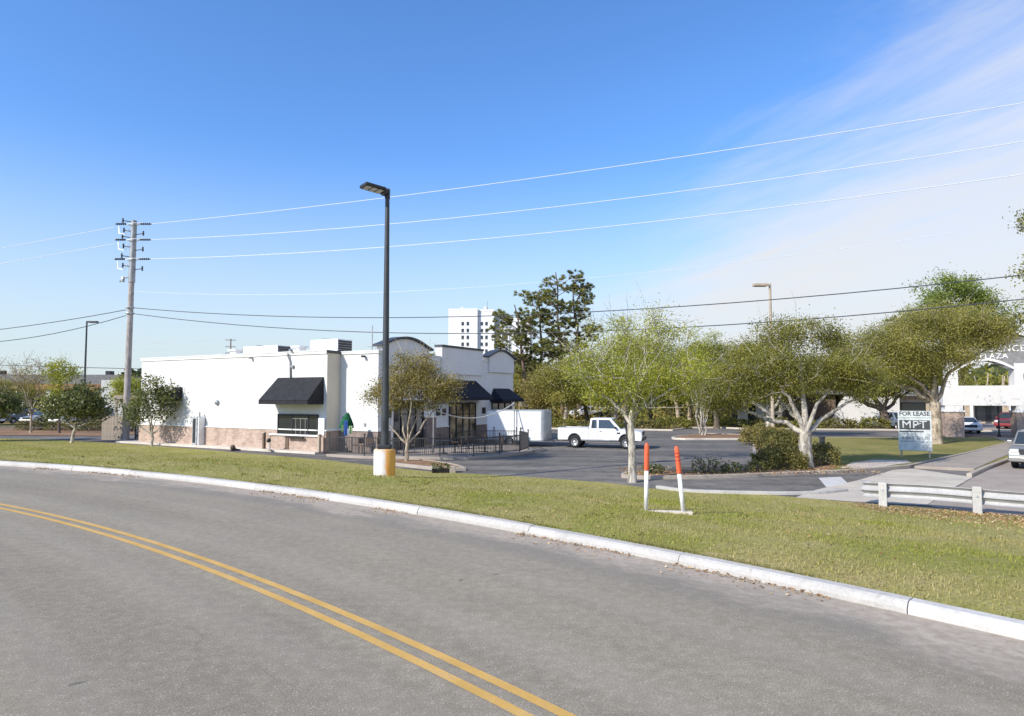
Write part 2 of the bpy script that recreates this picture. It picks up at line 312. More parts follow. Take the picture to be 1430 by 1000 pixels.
MT['sign_grey'] = plain('faded_grey_print', (0.26,0.28,0.28), 0.7, 0.2, var=0.3, scale=14)
MT['sign_green'] = plain('sign_green_print', (0.28,0.40,0.30), 0.7, 0.2)
MT['board_grey'] = plain('grey_sign_face', (0.25,0.245,0.24), 0.8, 0.2)
MT['brown_wall'] = plain('brown_wall', (0.16,0.115,0.085), 0.9, 0.1, var=0.15)
MT['tan_wall'] = plain('tan_wall', (0.45,0.37,0.28), 0.9, 0.1, var=0.1)
MT['terracotta'] = plain('terracotta_roof', (0.40,0.21,0.13), 0.9, 0.1)
MT['shingle_grey'] = plain('grey_roof', (0.22,0.22,0.22), 0.9, 0.1)
MT['lens'] = plain('lamp_lens', (0.35,0.34,0.30), 0.3, 0.5)

# ------------------------------------------------------------------ mesh helpers
def tag(o, label=None, cat=None, group=None, kind=None):
    if label: o['label'] = label
    if cat: o['category'] = cat
    if group: o['group'] = group
    if kind: o['kind'] = kind
    return o
def empty(name, loc=(0,0,0), rz=0.0, label=None, cat=None, group=None, kind=None, rot=None):
    o = bpy.data.objects.new(name, None); COL.objects.link(o); o.location = loc
    o.rotation_euler = rot if rot else (0, 0, rz); o.empty_display_size = 0.2
    return tag(o, label, cat, group, kind)
def link(name, me, parent=None):
    o = bpy.data.objects.new(name, me); COL.objects.link(o)
    if parent: o.parent = parent
    return o
class MB:
    def __init__(s): s.v = []; s.f = []; s.mi = []; s.cur = 0
    def add(s, vs, fs):
        o = len(s.v); s.v += [tuple(x) for x in vs]; s.f += [tuple(i+o for i in f) for f in fs]; s.mi += [s.cur]*len(fs); return s
    def box(s, c, d, rz=0.0, M=None):
        x, y, z = (q/2 for q in d); vs = [Vector((a*x, b*y, e*z)) for e in (-1, 1) for b in (-1, 1) for a in (-1, 1)]
        R = M if M else Matrix.Rotation(rz, 3, 'Z'); c = Vector(c)
        return s.add([R @ p + c for p in vs], [(0,2,3,1), (4,5,7,6), (0,1,5,4), (2,6,7,3), (0,4,6,2), (1,3,7,5)])
    def b2(s, x0, x1, y0, y1, z0, z1): return s.box(((x0+x1)/2, (y0+y1)/2, (z0+z1)/2), (abs(x1-x0), abs(y1-y0), abs(z1-z0)))
    def tube(s, pts, rad, n=6, cap=True):
        pts = [Vector(p) for p in pts]; k = len(pts)
        if isinstance(rad, (int, float)): rad = [rad]*k
        vs = []; up = None
        for i, p in enumerate(pts):
            d = (pts[min(i+1, k-1)] - pts[max(i-1, 0)])
            if d.length < 1e-9: d = Vector((0, 0, 1))
            d.normalize()
            if up is None: up = d.orthogonal().normalized()
            else:
                up = up - d*up.dot(d)
                up = up.normalized() if up.length > 1e-6 else d.orthogonal().normalized()
            w = d.cross(up)
            for j in range(n):
                a = 2*PI*j/n; vs.append(p + (up*math.cos(a) + w*math.sin(a))*rad[i])
        fs = [(i*n+j, i*n+(j+1) % n, (i+1)*n+(j+1) % n, (i+1)*n+j) for i in range(k-1) for j in range(n)]
        if cap: fs += [tuple(range(n-1, -1, -1)), tuple((k-1)*n+j for j in range(n))]
        return s.add(vs, fs)
    def lathe(s, c, prof, n=16, axis='Z', cap=True):
        vs = []; c = Vector(c)
        for r, h in prof:
            for j in range(n):
                a = 2*PI*j/n; q = (r*math.cos(a), r*math.sin(a), h)
                if axis == 'Y': q = (q[0], q[2], -q[1])
                if axis == 'X': q = (q[2], q[0], q[1])
                vs.append(c + Vector(q))
        k = len(prof)
        fs = [(i*n+j, i*n+(j+1) % n, (i+1)*n+(j+1) % n, (i+1)*n+j) for i in range(k-1) for j in range(n)]
        if cap: fs += [tuple(range(n-1, -1, -1)), tuple((k-1)*n+j for j in range(n))]
        return s.add(vs, fs)
    def prism(s, poly, z0, z1):
        n = len(poly); a = sum(poly[i][0]*poly[(i+1) % n][1] - poly[(i+1) % n][0]*poly[i][1] for i in range(n))
        if a < 0: poly = poly[::-1]
        vs = [(x, y, z0) for x, y in poly] + [(x, y, z1) for x, y in poly]
        return s.add(vs, [tuple(range(n-1, -1, -1)), tuple(range(n, 2*n))] + [(i, (i+1) % n, n+(i+1) % n, n+i) for i in range(n)])
    def slab(s, poly, origin, ax, ay, th):       # a 2D outline in the plane (ax, ay), extruded by vector th
        o, ax, ay, th = Vector(origin), Vector(ax), Vector(ay), Vector(th); n = len(poly)
        vs = [o + ax*p + ay*q for p, q in poly]; vs += [v + th for v in vs]
        a = sum(poly[i][0]*poly[(i+1) % n][1] - poly[(i+1) % n][0]*poly[i][1] for i in range(n))
        fs = [tuple(range(n-1, -1, -1)), tuple(range(n, 2*n))] + [(i, (i+1) % n, n+(i+1) % n, n+i) for i in range(n)]
        if (a < 0) != (ax.cross(ay).dot(th) < 0): fs = [f[::-1] for f in fs]
        return s.add(vs, fs)
    def mesh(s, name, mats, smooth=False):
        me = bpy.data.meshes.new(name); me.from_pydata(s.v, [], s.f)
        for m in (mats if isinstance(mats, (list, tuple)) else [mats]): me.materials.append(MT[m] if isinstance(m, str) else m)
        if any(s.mi): me.polygons.foreach_set('material_index', s.mi)
        if smooth: me.polygons.foreach_set('use_smooth', [True]*len(s.f))
        me.update(); return me
    def build(s, name, mats, parent=None, smooth=False, bevel=0.0, seg=2):
        o = link(name, s.mesh(name, mats, smooth), parent)
        if bevel:
            b = o.modifiers.new('bevel', 'BEVEL'); b.width = bevel; b.segments = seg; b.limit_method = 'ANGLE'; b.angle_limit = math.radians(40)
        return o
def smooth_by_angle(o, deg=40):
    me = o.data; me.polygons.foreach_set('use_smooth', [True]*len(me.polygons))
    try: me.set_sharp_from_angle(angle=math.radians(deg))
    except Exception: pass
    return o
def np_mesh(name, V, F4, mat, uv=None):
    me = bpy.data.meshes.new(name); nv = len(V); nf, k = F4.shape
    me.vertices.add(nv); me.vertices.foreach_set('co', np.asarray(V, np.float32).ravel())
    me.loops.add(nf*k); me.loops.foreach_set('vertex_index', F4.astype(np.int32).ravel())
    me.polygons.add(nf); me.polygons.foreach_set('loop_start', np.arange(0, nf*k, k, dtype=np.int32)); me.polygons.foreach_set('loop_total', np.full(nf, k, np.int32))
    if uv is not None:
        l = me.uv_layers.new(name='UVMap'); l.data.foreach_set('uv', np.asarray(uv, np.float32)[F4.ravel()].ravel())
    me.materials.append(MT[mat]); me.update(calc_edges=True); me.validate(); return me
def leaves(name, C, size, mat, parent, rs, aspect=0.55, flat=0.0, out=None):
    """Many leaf-sized rhombic faces at points C; size may vary by leaf."""
    n = len(C); a = rs.normal(size=(n, 3)); a[:, 2] *= (1-flat)
    if out is not None: a = a*0.55 + out*1.2
    a /= np.linalg.norm(a, axis=1)[:, None] + 1e-9
    b = rs.normal(size=(n, 3)); b -= a*(a*b).sum(1)[:, None]; b /= np.linalg.norm(b, axis=1)[:, None] + 1e-9
    sz = (size*rs.uniform(0.6, 1.35, n))[:, None]*0.5
    V = np.stack([C - a*sz, C + b*sz*aspect, C + a*sz, C - b*sz*aspect], 1).reshape(-1, 3)
    return link(name, np_mesh(name, V, np.arange(4*n).reshape(n, 4), mat), parent)
def flat_sheet(name, poly, z, mat, parent=None, label=None, kind='structure'):
    bm = bmesh.new(); vs = [bm.verts.new((x, y, z)) for x, y in poly]; f = bm.faces.new(vs)
    if f.normal.z < 0: f.normal_flip()
    bmesh.ops.triangulate(bm, faces=[f])
    for g in bm.faces:
        g.normal_update()
        if g.normal.z < 0: g.normal_flip()
    me = bpy.data.meshes.new(name); bm.to_mesh(me); bm.free(); me.materials.append(MT[mat])
    o = link(name, me, parent)
    if kind: o['kind'] = kind
    return o
def text(name, body, size, mat, parent, M, depth=0.01, sx=1.0, bold=0.0, spacing=1.0):
    cu = bpy.data.curves.new(name, 'FONT'); cu.body = body; cu.size = size; cu.extrude = depth; cu.offset = bold; cu.space_character = spacing
    cu.align_x = 'CENTER'; cu.align_y = 'CENTER'; cu.resolution_u = 3
    t = bpy.data.objects.new(name + '_src', cu); COL.objects.link(t)
    dg = bpy.context.evaluated_depsgraph_get(); me = bpy.data.meshes.new_from_object(t.evaluated_get(dg))
    bpy.data.objects.remove(t); bpy.data.curves.remove(cu)
    me.transform(Matrix.Diagonal((sx, 1, 1, 1))); me.materials.clear(); me.materials.append(MT[mat])
    o = link(name, me, parent); o.matrix_local = M; return o
def copy_thing(o, parent=None):
    c = o.copy(); COL.objects.link(c)
    if parent: c.parent = parent
    for ch in list(o.children): copy_thing(ch, c)
    return c

# ------------------------------------------------------------------ terrain: road bend, kerb, sloping verge, flat lot
CX, CY, R = -41.732, -32.714, 61.515
LOT = -0.9
EDGE = np.array([(-75,58),(-60,57.5),(-50,56),(-41.3,54),(-37,52.8),(-31.6,50),(-25,46),(-16.6,40.4),(-9.65,35.5),(-6.8,32.9),(-3.6,30.2),(-.5,28.9),(1.3,27.9),(3.8,26.4),(5,24.9),(6.3,23.8),(8.9,23.2),(11,21.5),(13,20.2),(16,17.4),(20,13.5),(30,3),(42,-11),(52,-26)])
_d = EDGE - np.array([CX, CY]); _th = np.arctan2(_d[:,1], _d[:,0]); _r = np.hypot(_d[:,0], _d[:,1]); _o = np.argsort(_th); ETH, ER = _th[_o], _r[_o]
K0 = R + 0.22
def lot_r(th): return np.interp(th, ETH, ER)
def bumps(x, y): return 0.012*np.sin(x*1.9+y*0.7) + 0.012*np.sin(y*2.3-x*1.1) + 0.02*np.sin(x*0.45+1.3)*np.sin(y*0.52)
def hz(x, y):
    th = np.arctan2(y-CY, x-CX); rr = np.hypot(x-CX, y-CY); rl = lot_r(th)
    u = np.clip((rr-K0)/(rl-K0), 0, 1); return 0.13 - 1.03*(3*u*u - 2*u**3) + bumps(x, y)*np.sin(PI*u)
def polar(rad, th): return (CX + rad*math.cos(th), CY + rad*math.sin(th))
TH0, TH1 = float(ETH[0]) + 0.01, float(ETH[-1]) - 0.01

# ground: one sheet to the horizon
flat_sheet('ground', [(-3000,-3000),(3000,-3000),(3000,3000),(-3000,3000)], -0.97, 'far_ground')
# road (polar strip, uv = arc length / distance from the kerb)
ths = np.linspace(TH0-0.2, TH1+0.25, 120); offs = np.array([0,0.3,0.8,1.5,2.5,4,6,9,13.5])
V = np.array([[CX+(R-o)*math.cos(t), CY+(R-o)*math.sin(t), 0.0] for t in ths for o in offs]); UV = np.array([[R*t, o] for t in ths for o in offs])
no = len(offs); F = np.array([[i*no+j, i*no+j+1, (i+1)*no+j+1, (i+1)*no+j] for i in range(len(ths)-1) for j in range(no-1)])
ro = link('road', np_mesh('road', V, F[:, ::-1], 'road', UV)); ro['kind'] = 'structure'
# near-side verge behind the camera and out to the ground level
V = []; rr = [R-13.5, R-13.72, R-17, R-24, R-40]; zr = [0.0, 0.13, 0.12, -0.3, -0.97]
for t in ths:
    for a, z in zip(rr, zr): V.append((*polar(a, t), z))
F = np.array([[i*5+j, i*5+j+1, (i+1)*5+j+1, (i+1)*5+j] for i in range(len(ths)-1) for j in range(4)])
o = link('near_verge', np_mesh('near_verge', np.array(V), F[:, ::-1], 'lawn')); o['kind'] = 'structure'
# lawn verge between kerb and lot
tl = np.linspace(TH0, TH1, 300); us = np.linspace(0, 1, 40); V = []
for t in tl:
    rl = lot_r(t)
    for u in us:
        r_ = K0 - 0.03 + u*(rl - K0 + 0.03); x, y = polar(r_, t); V.append((x, y, float(hz(np.float64(x), np.float64(y)))))
nu = len(us); F = np.array([[i*nu+j, i*nu+j+1, (i+1)*nu+j+1, (i+1)*nu+j] for i in range(len(tl)-1) for j in range(nu-1)])
me = np_mesh('lawn', np.array(V), F[:, ::-1], 'lawn'); me.polygons.foreach_set('use_smooth', [True]*len(F)); o = link('lawn', me); o['kind'] = 'structure'
# kerb: cast segments about 3.05 m long with open joints
kr = empty('kerb', (0,0,0), kind='structure')
PROF = [(0.0,-0.02),(0.0,0.055),(-0.035,0.12),(-0.07,0.143),(-0.20,0.150),(-0.22,0.143),(-0.22,-0.02)]
rk = random.Random(4); a0 = 1.565 - 18*3.06/R
for i in range(38):
    ta, tb = a0 + i*3.06/R + 0.006/R, a0 + (i+1)*3.06/R - 0.006/R
    mb = MB(); n = 9; dz = rk.uniform(-0.006, 0.006); dr = rk.uniform(-0.008, 0.008); vs = []
    for k in range(n):
        t = ta + (tb-ta)*k/(n-1)
        for q, z in PROF: vs.append((*polar(R - q + dr, t), z + (dz if z > 0 else 0)))
    m = len(PROF); fs = [(k*m+j, (k+1)*m+j, (k+1)*m+j+1, k*m+j+1) for k in range(n-1) for j in range(m-1)]
    fs += [tuple(range(m)), tuple((n-1)*m + j for j in range(m-1, -1, -1))]
    mb.add(vs, fs).build('kerb_segment', 'kerb', kr)
# double yellow centre line, 4 mm above the asphalt
for q in (4.64, 4.885):
    V = np.array([[*polar(R-q-w, t), 0.004] for t in ths for w in (0, 0.105)]); F = np.array([[2*i, 2*i+1, 2*i+3, 2*i+2] for i in range(len(ths)-1)])
    o = link('yellow_line', np_mesh('yellow_line', V, F[:, ::-1], 'yellow')); o['kind'] = 'structure'

# parking lot and lanes
edge_in = [(float(x), float(y)) for x, y in EDGE]
lot_poly = [(polar(lot_r(t) - 0.35, t)) for t in np.linspace(TH1, TH0, 120)]
flat_sheet('parking_lot', lot_poly + [(75, -26), (75, 63), (46, 63.9), (36, 66.2), (24, 67.9), (21.9, 70.6), (18.9, 70.6), (15.6, 65.2), (13.1, 66.4), (6.2, 67.9), (-1.1, 70.9), (-12, 74), (-80, 74)], LOT-0.004, 'lot')

def island(name, poly, z, top, edge='conc_tan', w=0.16, h=0.14, kname='island_kerb'):
    """A raised bed: kerb ring of its own round a fill sheet."""
    n = len(poly); a = sum(poly[i][0]*poly[(i+1) % n][1]-poly[(i+1) % n][0]*poly[i][1] for i in range(n))
    if a < 0: poly = poly[::-1]
    ins = []
    for i in range(n):
        p, q, r_ = Vector(poly[i-1]), Vector(poly[i]), Vector(poly[(i+1) % n])
        d1 = (q-p).normalized(); d2 = (r_-q).normalized(); n1 = Vector((-d1.y, d1.x)); n2 = Vector((-d2.y, d2.x)); b = (n1+n2)
        b = b.normalized() if b.length > 1e-4 else n1
        ins.append(q + b*min(w/max(0.35, b.dot(n1)), 3*w))
    mb = MB(); vs = [(*p, z-0.05) for p in poly] + [(*p, z+h-0.02) for p in poly] + [(p[0]*.8+q.x*.2, p[1]*.8+q.y*.2, z+h) for p, q in zip(poly, ins)] + [(*q, z+h) for q in ins] + [(*q, z+h-0.06) for q in ins]
    fs = []
    for l in range(4): fs += [(l*n+i, l*n+(i+1) % n, (l+1)*n+(i+1) % n, (l+1)*n+i) for i in range(n)]
    k = mb.add(vs, fs).build(kname, edge); k['kind'] = 'structure'
    return flat_sheet(name, [tuple(q) for q in ins], z+h-0.03, top)
def curve_pts(pts, n=6):
    out = []
    for i in range(len(pts)-1):
        p0, p1, p2, p3 = (np.array(pts[max(0, min(len(pts)-1, i+k))]) for k in (-1, 0, 1, 2))
        for t in np.linspace(0, 1, n, endpoint=False):
            out.append(tuple(0.5*((2*p1) + (-p0+p2)*t + (2*p0-5*p1+4*p2-p3)*t*t + (-p0+3*p1-3*p2+p3)*t**3)))
    return out + [tuple(pts[-1])]
# island with the two oaks, the hedges and the sign: one kerb ring, grass on top, mulch over the near left part
island('grass_island', curve_pts([(4.55,28.0),(4.9,29.2),(6.3,30.0),(9.6,30.2)], 4) + [(11.0,30.6),(15.6,43.5),(18.4,51.2),(19.6,53.0),(24,53.6),(33.2,53.3),(38.6,53.6),(35.3,47.6),(27.1,39.5),(18.9,31.9),(17.2,31.0),(14.35,29.6),(11.5,28.8),(9.4,28.1),(7.2,27.6),(5.4,27.5)], LOT, 'grass')
flat_sheet('planting_bed', [(4.8,28.1),(5.2,29.1),(6.4,29.7),(9.6,29.95),(11.2,30.6),(15.85,43.5),(18.6,51.1),(19.8,52.7),(22.4,52.9),(19.8,45.5),(17.4,39.5),(16.3,36.0),(15.6,33.0),(15.0,31.2),(14.2,29.85),(11.5,29.05),(9.4,28.35),(7.2,27.85),(5.5,27.75)], LOT+.118, 'mulch')
flat_sheet('gravel_patch', [(14.9,30.6),(16.8,33.2),(18.6,34.6),(20.2,34.4),(19.6,33.0),(18.5,32.3),(17.3,31.3),(15.6,30.5)], LOT+0.124, 'sand')
island('tree_island', curve_pts([(12.6,52.6),(12.9,54.0),(14.4,56.4),(17.0,58.8)], 4) + [(19.8,57.6),(18.3,52.0),(13.4,51.9)], LOT, 'mulch', 'conc')
# far verge behind the lot
flat_sheet('far_verge', [(75,63.5),(46,64.3),(36,66.6),(24,68.3),(21.9,71.0),(18.9,71.0),(15.6,65.6),(13.1,66.8),(6.2,68.3),(-1.1,71.3),(-12,74.4),(-12,140),(140,140)], LOT+0.06, 'far_ground')
mb = MB(); fk = [(75,63.3),(46,64.1),(36,66.4),(24,68.1),(21.9,70.8),(18.9,70.8),(15.6,65.4),(13.1,66.6),(6.2,68.1),(-1.1,71.1),(-12,74.2)]
for p, q in zip(fk, fk[1:]):
    d = Vector(q)-Vector(p); mb.box(((p[0]+q[0])/2, (p[1]+q[1])/2, LOT+0.05), (d.length+0.08, 0.2, 0.2), math.atan2(d.y, d.x))
mb.build('far_kerb', 'conc')['kind'] = 'structure'
# entrance apron, walkway, side lane
flat_sheet('concrete_pad', [(9.5,22.6),(11.0,24.4),(14.0,27.2),(17.4,30.8),(18.0,31.2),(18.75,31.45),(19.3,28.2),(15.74,24.28),(12.9,21.0),(11.0,21.7)], LOT+0.006, 'conc')
for p, q in (((14.0,27.2),(15.74,24.28)), ((11.9,24.9),(13.9,22.2)), ((16.2,29.4),(18.3,27.1))):
    d = Vector(q)-Vector(p); MB().box(((p[0]+q[0])/2, (p[1]+q[1])/2, LOT+0.008), (d.length, 0.03, 0.006), math.atan2(d.y, d.x)).build('pad_joint', 'sign_grey')['kind'] = 'structure'
flat_sheet('side_lane', [(12.9,21.0),(15.4,23.7),(18.8,27.6),(21.8,30.8),(25.8,34.8),(36,45),(52,45),(58,20),(42,-10.6),(30,3.4),(20,13.9),(16,17.8),(13,20.6)], LOT+0.001, 'lane')
MB().prism([(18.9,31.6),(27.1,39.45),(35.3,47.6),(38.5,53.4),(40.2,52.6),(36.2,46.0),(28.0,37.9),(20.9,30.4)], LOT-.05, LOT+0.122).build('walkway', 'walk', bevel=.02)['kind'] = 'structure'
flat_sheet('lane_verge', [(19.55,29.2),(20.9,30.35),(28.0,37.85),(36.2,45.9),(38.0,45.6),(25.75,35.0),(21.75,31.0)], LOT+0.11, 'grass')
mb = MB(); lk = [(19.3,28.4),(21.72,30.95),(25.72,34.95),(38,45.6)]
for p, q in zip(lk, lk[1:]):
    d = Vector(q)-Vector(p); mb.box(((p[0]+q[0])/2, (p[1]+q[1])/2, LOT+0.05), (d.length+0.06, 0.2, 0.18), math.atan2(d.y, d.x))
mb.build('lane_kerb', 'conc_tan', bevel=0.02)['kind'] = 'structure'
# near kerb of the exit lane
mb = MB(); nk = curve_pts([(5.4,24.9),(6.4,23.85),(8.9,23.35),(10.6,23.45),(11.9,24.1)], 5)
for p, q in zip(nk, nk[1:]):
    d = Vector(q)-Vector(p); mb.box(((p[0]+q[0])/2, (p[1]+q[1])/2, LOT+0.03), (d.length+0.05, 0.22, 0.14), math.atan2(d.y, d.x))
mb.build('exit_kerb', 'kerb', bevel=0.02)['kind'] = 'structure'
flat_sheet('stop_bar', [(12.75,28.0),(13.85,28.35),(12.75,25.3),(12.1,24.8),(11.75,25.2)], LOT+0.001, 'white_line')
flat_sheet('crossing_bar', [(40.6,56.6),(42.4,56.8),(39.4,53.6),(37.9,53.7)], LOT, 'white_line')
for yy in (47.6, 44.9, 42.2, 39.5, 36.8, 34.1):
    xr = 11.0 + (yy-30.6)*0.357
    flat_sheet('parking_line', [(xr-5.6, yy+0.35), (xr-0.3, yy), (xr-0.3, yy+0.12), (xr-5.6, yy+0.47)], LOT, 'faint_line')
for xx in (-2.0, 1.0, 4.0): flat_sheet('parking_line', [(xx, 42.2), (xx+0.12, 42.2), (xx+2.2, 46.8), (xx+2.08, 46.8)], LOT, 'faint_line')
# drive-through walk in front of the long wall
C0 = Vector((-7.9, 39.44)); U = Vector((-0.872, 0.49)); Vv = Vector((0.49, 0.872))
def BL(t, k): p = C0 + Vv*t + U*k; return (p.x, p.y)
mb = MB(); mb.prism([BL(-2.0, 3.0), BL(-2.0, 23), BL(0, 23), BL(0, 3)], LOT-0.05, LOT+0.12); mb.build('building_walk', 'conc', bevel=0.02)['kind'] = 'structure'
patio = [(-10.5,37.9),(-8.2,36.6),(-5.9,36.25),(-3.6,36.0),(-2.0,36.3),(-0.4,37.6),(0.75,39.3),(1.3,41.2),(0.9,44.0),(-0.9,48.2),(-6,42.6),(-7.8,39.6)]
mb = MB(); mb.prism(curve_pts(patio[:9], 4) + patio[9:], LOT-0.05, LOT+0.13); mb.build('patio_slab', 'walk', bevel=0.02)['kind'] = 'structure'
island('small_bed', curve_pts([(-6.9,34.1),(-5.6,35.0),(-4.0,34.2),(-2.6,32.2),(-2.1,30.7)], 3) + [(-3.2,30.5),(-4.4,31.6),(-6.0,33.0)], LOT, 'mulch')
# ------------------------------------------------------------------ restaurant (local x = along its front, away; local y = along the long wall)
RZ = math.atan2(Vv.y, Vv.x)
bld = empty('restaurant_building', (C0.x, C0.y, LOT), RZ, 'single storey white stuccoed restaurant with brick base, black awnings and stepped parapets', 'building')
mb = MB(); mb.b2(0, 16.3, 0.0, 21.5, 1.36, 6.0); mb.b2(-1.13, 0.02, 3.0, 21.5, 1.36, 6.03); mb.build('wall', 'stucco', bld)
MB().b2(0.03, 16.3, -0.012, -0.002, 1.36, 6.0).build('front_wall', 'stucco_shade_side', bld)
mb = MB(); mb.b2(-1.12, 0.0, 2.985, 3.0, 1.45, 6.0); mb.build('return_wall', 'stucco_beige', bld)
mb = MB(); mb.b2(-0.06, 1.3, -0.06, 3.0, 0, 1.3); mb.b2(4.35, 7.25, -0.06, 0.6, 0, 1.3); mb.b2(10.65, 12.9, -0.06, 0.6, 0, 1.3); mb.b2(15.9, 16.36, -0.06, 21.5, 0, 1.3); mb.build('brick_base', 'brick_dark', bld)
mb = MB(); mb.b2(-1.2, 0.05, 2.94, 21.5, 0, 1.3); mb.b2(-1.32, -1.19, 3.0, 7.5, 0, 0.96); mb.b2(16.2, 16.36, 0.5, 21.4, 0, 1.3); mb.b2(2.0, 16.3, 21.4, 21.56, 0, 1.3); mb.build('brick_base', 'brick', bld)
mb = MB(); mb.b2(-1.25, 0.02, 2.89, 21.5, 1.3, 1.38); mb.b2(-0.11, 1.3, -0.11, 2.9, 1.3, 1.42); mb.b2(4.35, 7.25, -0.1, 0.4, 1.3, 1.38); mb.b2(10.65, 12.9, -0.1, 0.4, 1.3, 1.38); mb.build('sill_band', 'frame_white', bld, bevel=0.015)
mb = MB(); mb.b2(0.3, 16.0, 0.3, 21.2, 5.6, 5.72); mb.build('roof', 'roof', bld)
# parapet cap: a moulded cornice all round
mb = MB()
mb.b2(-1.2, -0.85, 3.0, 21.56, 5.93, 6.1); mb.b2(-1.24, -0.85, 2.96, 21.6, 6.1, 6.16)
mb.b2(-0.07, 0.25, -0.06, 2.93, 5.93, 6.06); mb.b2(-0.1, 0.25, -0.1, 2.93, 6.06, 6.12)
mb.build('cornice', 'frame_white', bld, bevel=0.01)
for q in ((-1.2, 0.0, 2.93, 3.0, 5.98, 6.15), (-.8, 16.3, 21.3, 21.58, 5.98, 6.1), (16.06, 16.36, 0.5, 21.2, 5.98, 6.1)): MB().b2(*q).build('parapet_coping', 'coping', bld)
def arch_parapet(x0, x1, zs, zp, y0, y1):
    n = 16; top = [(x0 + (x1-x0)*i/n, zs + (zp-zs)*math.sin(PI*(0.08+0.84*i/n))) for i in range(n+1)]
    mb = MB(); mb.slab([(x0, 5.2)] + top[:] + [(x1, 5.2)], (0, y0, 0), (1,0,0), (0,0,1), (0, y1-y0, 0)); mb.build('parapet', 'stucco', bld)
    MB().slab([(x0+.01, 5.2)] + [(x, z-.01) for x, z in top] + [(x1-.01, 5.2)], (0, y0-.012, 0), (1,0,0), (0,0,1), (0, .01, 0)).build('parapet_face', 'stucco_shade_side', bld)
    mb = MB(); e = 0.28; out = [(x + (-e if i == 0 else e if i == n else 0), z+0.02 - (0.06 if i in (0, n) else 0)) for i, (x, z) in enumerate(top)]
    mb.slab(out + [(x, z+0.13) for x, z in out[::-1]], (0, y0-0.16, 0), (1,0,0), (0,0,1), (0, y1-y0+0.28, 0)); mb.build('arched_coping', 'coping', bld)
arch_parapet(0.25, 4.85, 6.2, 6.95, -0.12, 0.35)
arch_parapet(12.4, 16.2, 6.15, 6.85, -0.14, 0.4)
mb = MB(); mb.b2(6.28, 11.47, -0.12, 0.4, 4.9, 6.72); mb.build('parapet', 'stucco', bld); MB().b2(6.29, 11.46, -0.132, -0.122, 4.9, 6.71).build('parapet_face', 'stucco_shade_side', bld)
mb = MB(); mb.b2(6.2, 11.55, -0.2, 0.46, 6.72, 6.86); mb.build('parapet_coping', 'coping', bld, bevel=0.01)
for q in ((4.9, 6.27, -0.05, 0.3, 5.98, 6.1), (11.48, 12.38, -0.06, 0.5, 5.98, 6.12)): MB().b2(*q).build('cornice', 'frame_white', bld)
# drive-through bay: window, awning, shelf
win = MB(); win.b2(-1.20, -1.125, 3.62, 6.98, 1.0, 2.27); wf = win.build('window', 'interior', bld)
for a, b in ((3.66, 4.35), (4.43, 5.68), (5.76, 6.94)):
    MB().b2(-1.215, -1.195, a, b, 1.04, 2.2).build('pane', 'glass', wf)
mb = MB()
for y in (3.6, 4.36, 5.69, 6.96): mb.b2(-1.25, -1.19, y, y+0.07, 0.98, 2.28)
mb.b2(-1.25, -1.19, 3.6, 7.03, 2.22, 2.3); mb.build('window_frame', 'frame_dark', wf)
mb = MB()
for y in (4.6, 5.0, 5.4): mb.b2(-1.24, -1.21, y, y+0.05, 1.04, 2.0)
mb.b2(-1.24, -1.21, 4.43, 5.7, 2.0, 2.05); mb.build('sliding_sash', 'sash_grey', wf)
mb = MB(); mb.b2(-1.42, -1.19, 3.3, 7.6, 0.965, 1.06); mb.build('sill', 'frame_white', bld, bevel=0.015)
mb = MB(); mb.b2(-1.62, -1.4, 4.5, 5.9, 0.86, 0.92); mb.build('shelf', 'black', bld)
mb = MB(); mb.b2(-1.36, -1.31, 5.9, 6.2, 0.1, 0.92); mb.build('downpipe', 'brown_wall', bld)
mb = MB(); mb.b2(-1.28, -1.19, 3.02, 3.5, 1.06, 2.1); mb.build('window_pier', 'frame_white', bld)
def awning(y0, y1, xw, zt, zb, proj, mat='awning', name='awning', val=0.22):
    """On the long wall (faces -x): sloping sheet, closed ends, hanging valance."""
    t = MB(); vs = [(xw, y0, zt), (xw, y1, zt), (xw-proj, y1+0.25, zb), (xw-proj, y0-0.0, zb), (xw, y0, zb), (xw, y1+0.25, zb)]
    t.add(vs, [(0,3,2,1), (0,4,3), (1,2,5)]); a = t.build(name, mat, bld)
    so = a.modifiers.new('thickness', 'SOLIDIFY'); so.thickness = 0.03
    for f in (.2,.4,.6,.8):
        ya, yb = y0+(y1-y0)*f, y0+(y1+.25-y0)*f; MB().tube([(xw-.01, ya, zt+.012), (xw-proj, yb, zb+.012)], .014, 5).build('seam', mat, a)
    v = MB(); nn = 12
    v.b2(xw-proj-0.015, xw-proj+0.01, y0, y1+0.25, zb-val, zb); v.b2(xw-proj, xw, y0-0.012, y0+0.012, zb-val, zb); v.b2(xw-proj, xw, y1+0.238, y1+0.262, zb-val, zb); v.build('valance', mat, a)
    for y in np.linspace(y0+0.03, y1+0.2, 4): MB().tube([(xw, min(y, y1), zt-0.04), (xw-proj+0.03, y, zb-0.02), (xw-0.01, y, zb-0.02)], 0.018, 5).build('awning_bar', 'black', a)
awning(3.25, 7.15, -1.14, 4.52, 3.12, 1.25)
awning(16.7, 17.5, -1.14, 4.0, 3.35, 0.8)
mb = MB(); mb.tube([(-1.3, 6.2, 6.05), (-1.26, 6.2, 5.9), (-1.2, 6.05, 5.5), (-1.19, 6.0, 4.4)], 0.055, 8); mb.build('conduit', 'grey', bld, smooth=True)
mb = MB(); mb.b2(-1.28, -1.12, 5.75, 5.95, 5.15, 5.3); mb.build('junction_box', 'grey', bld)
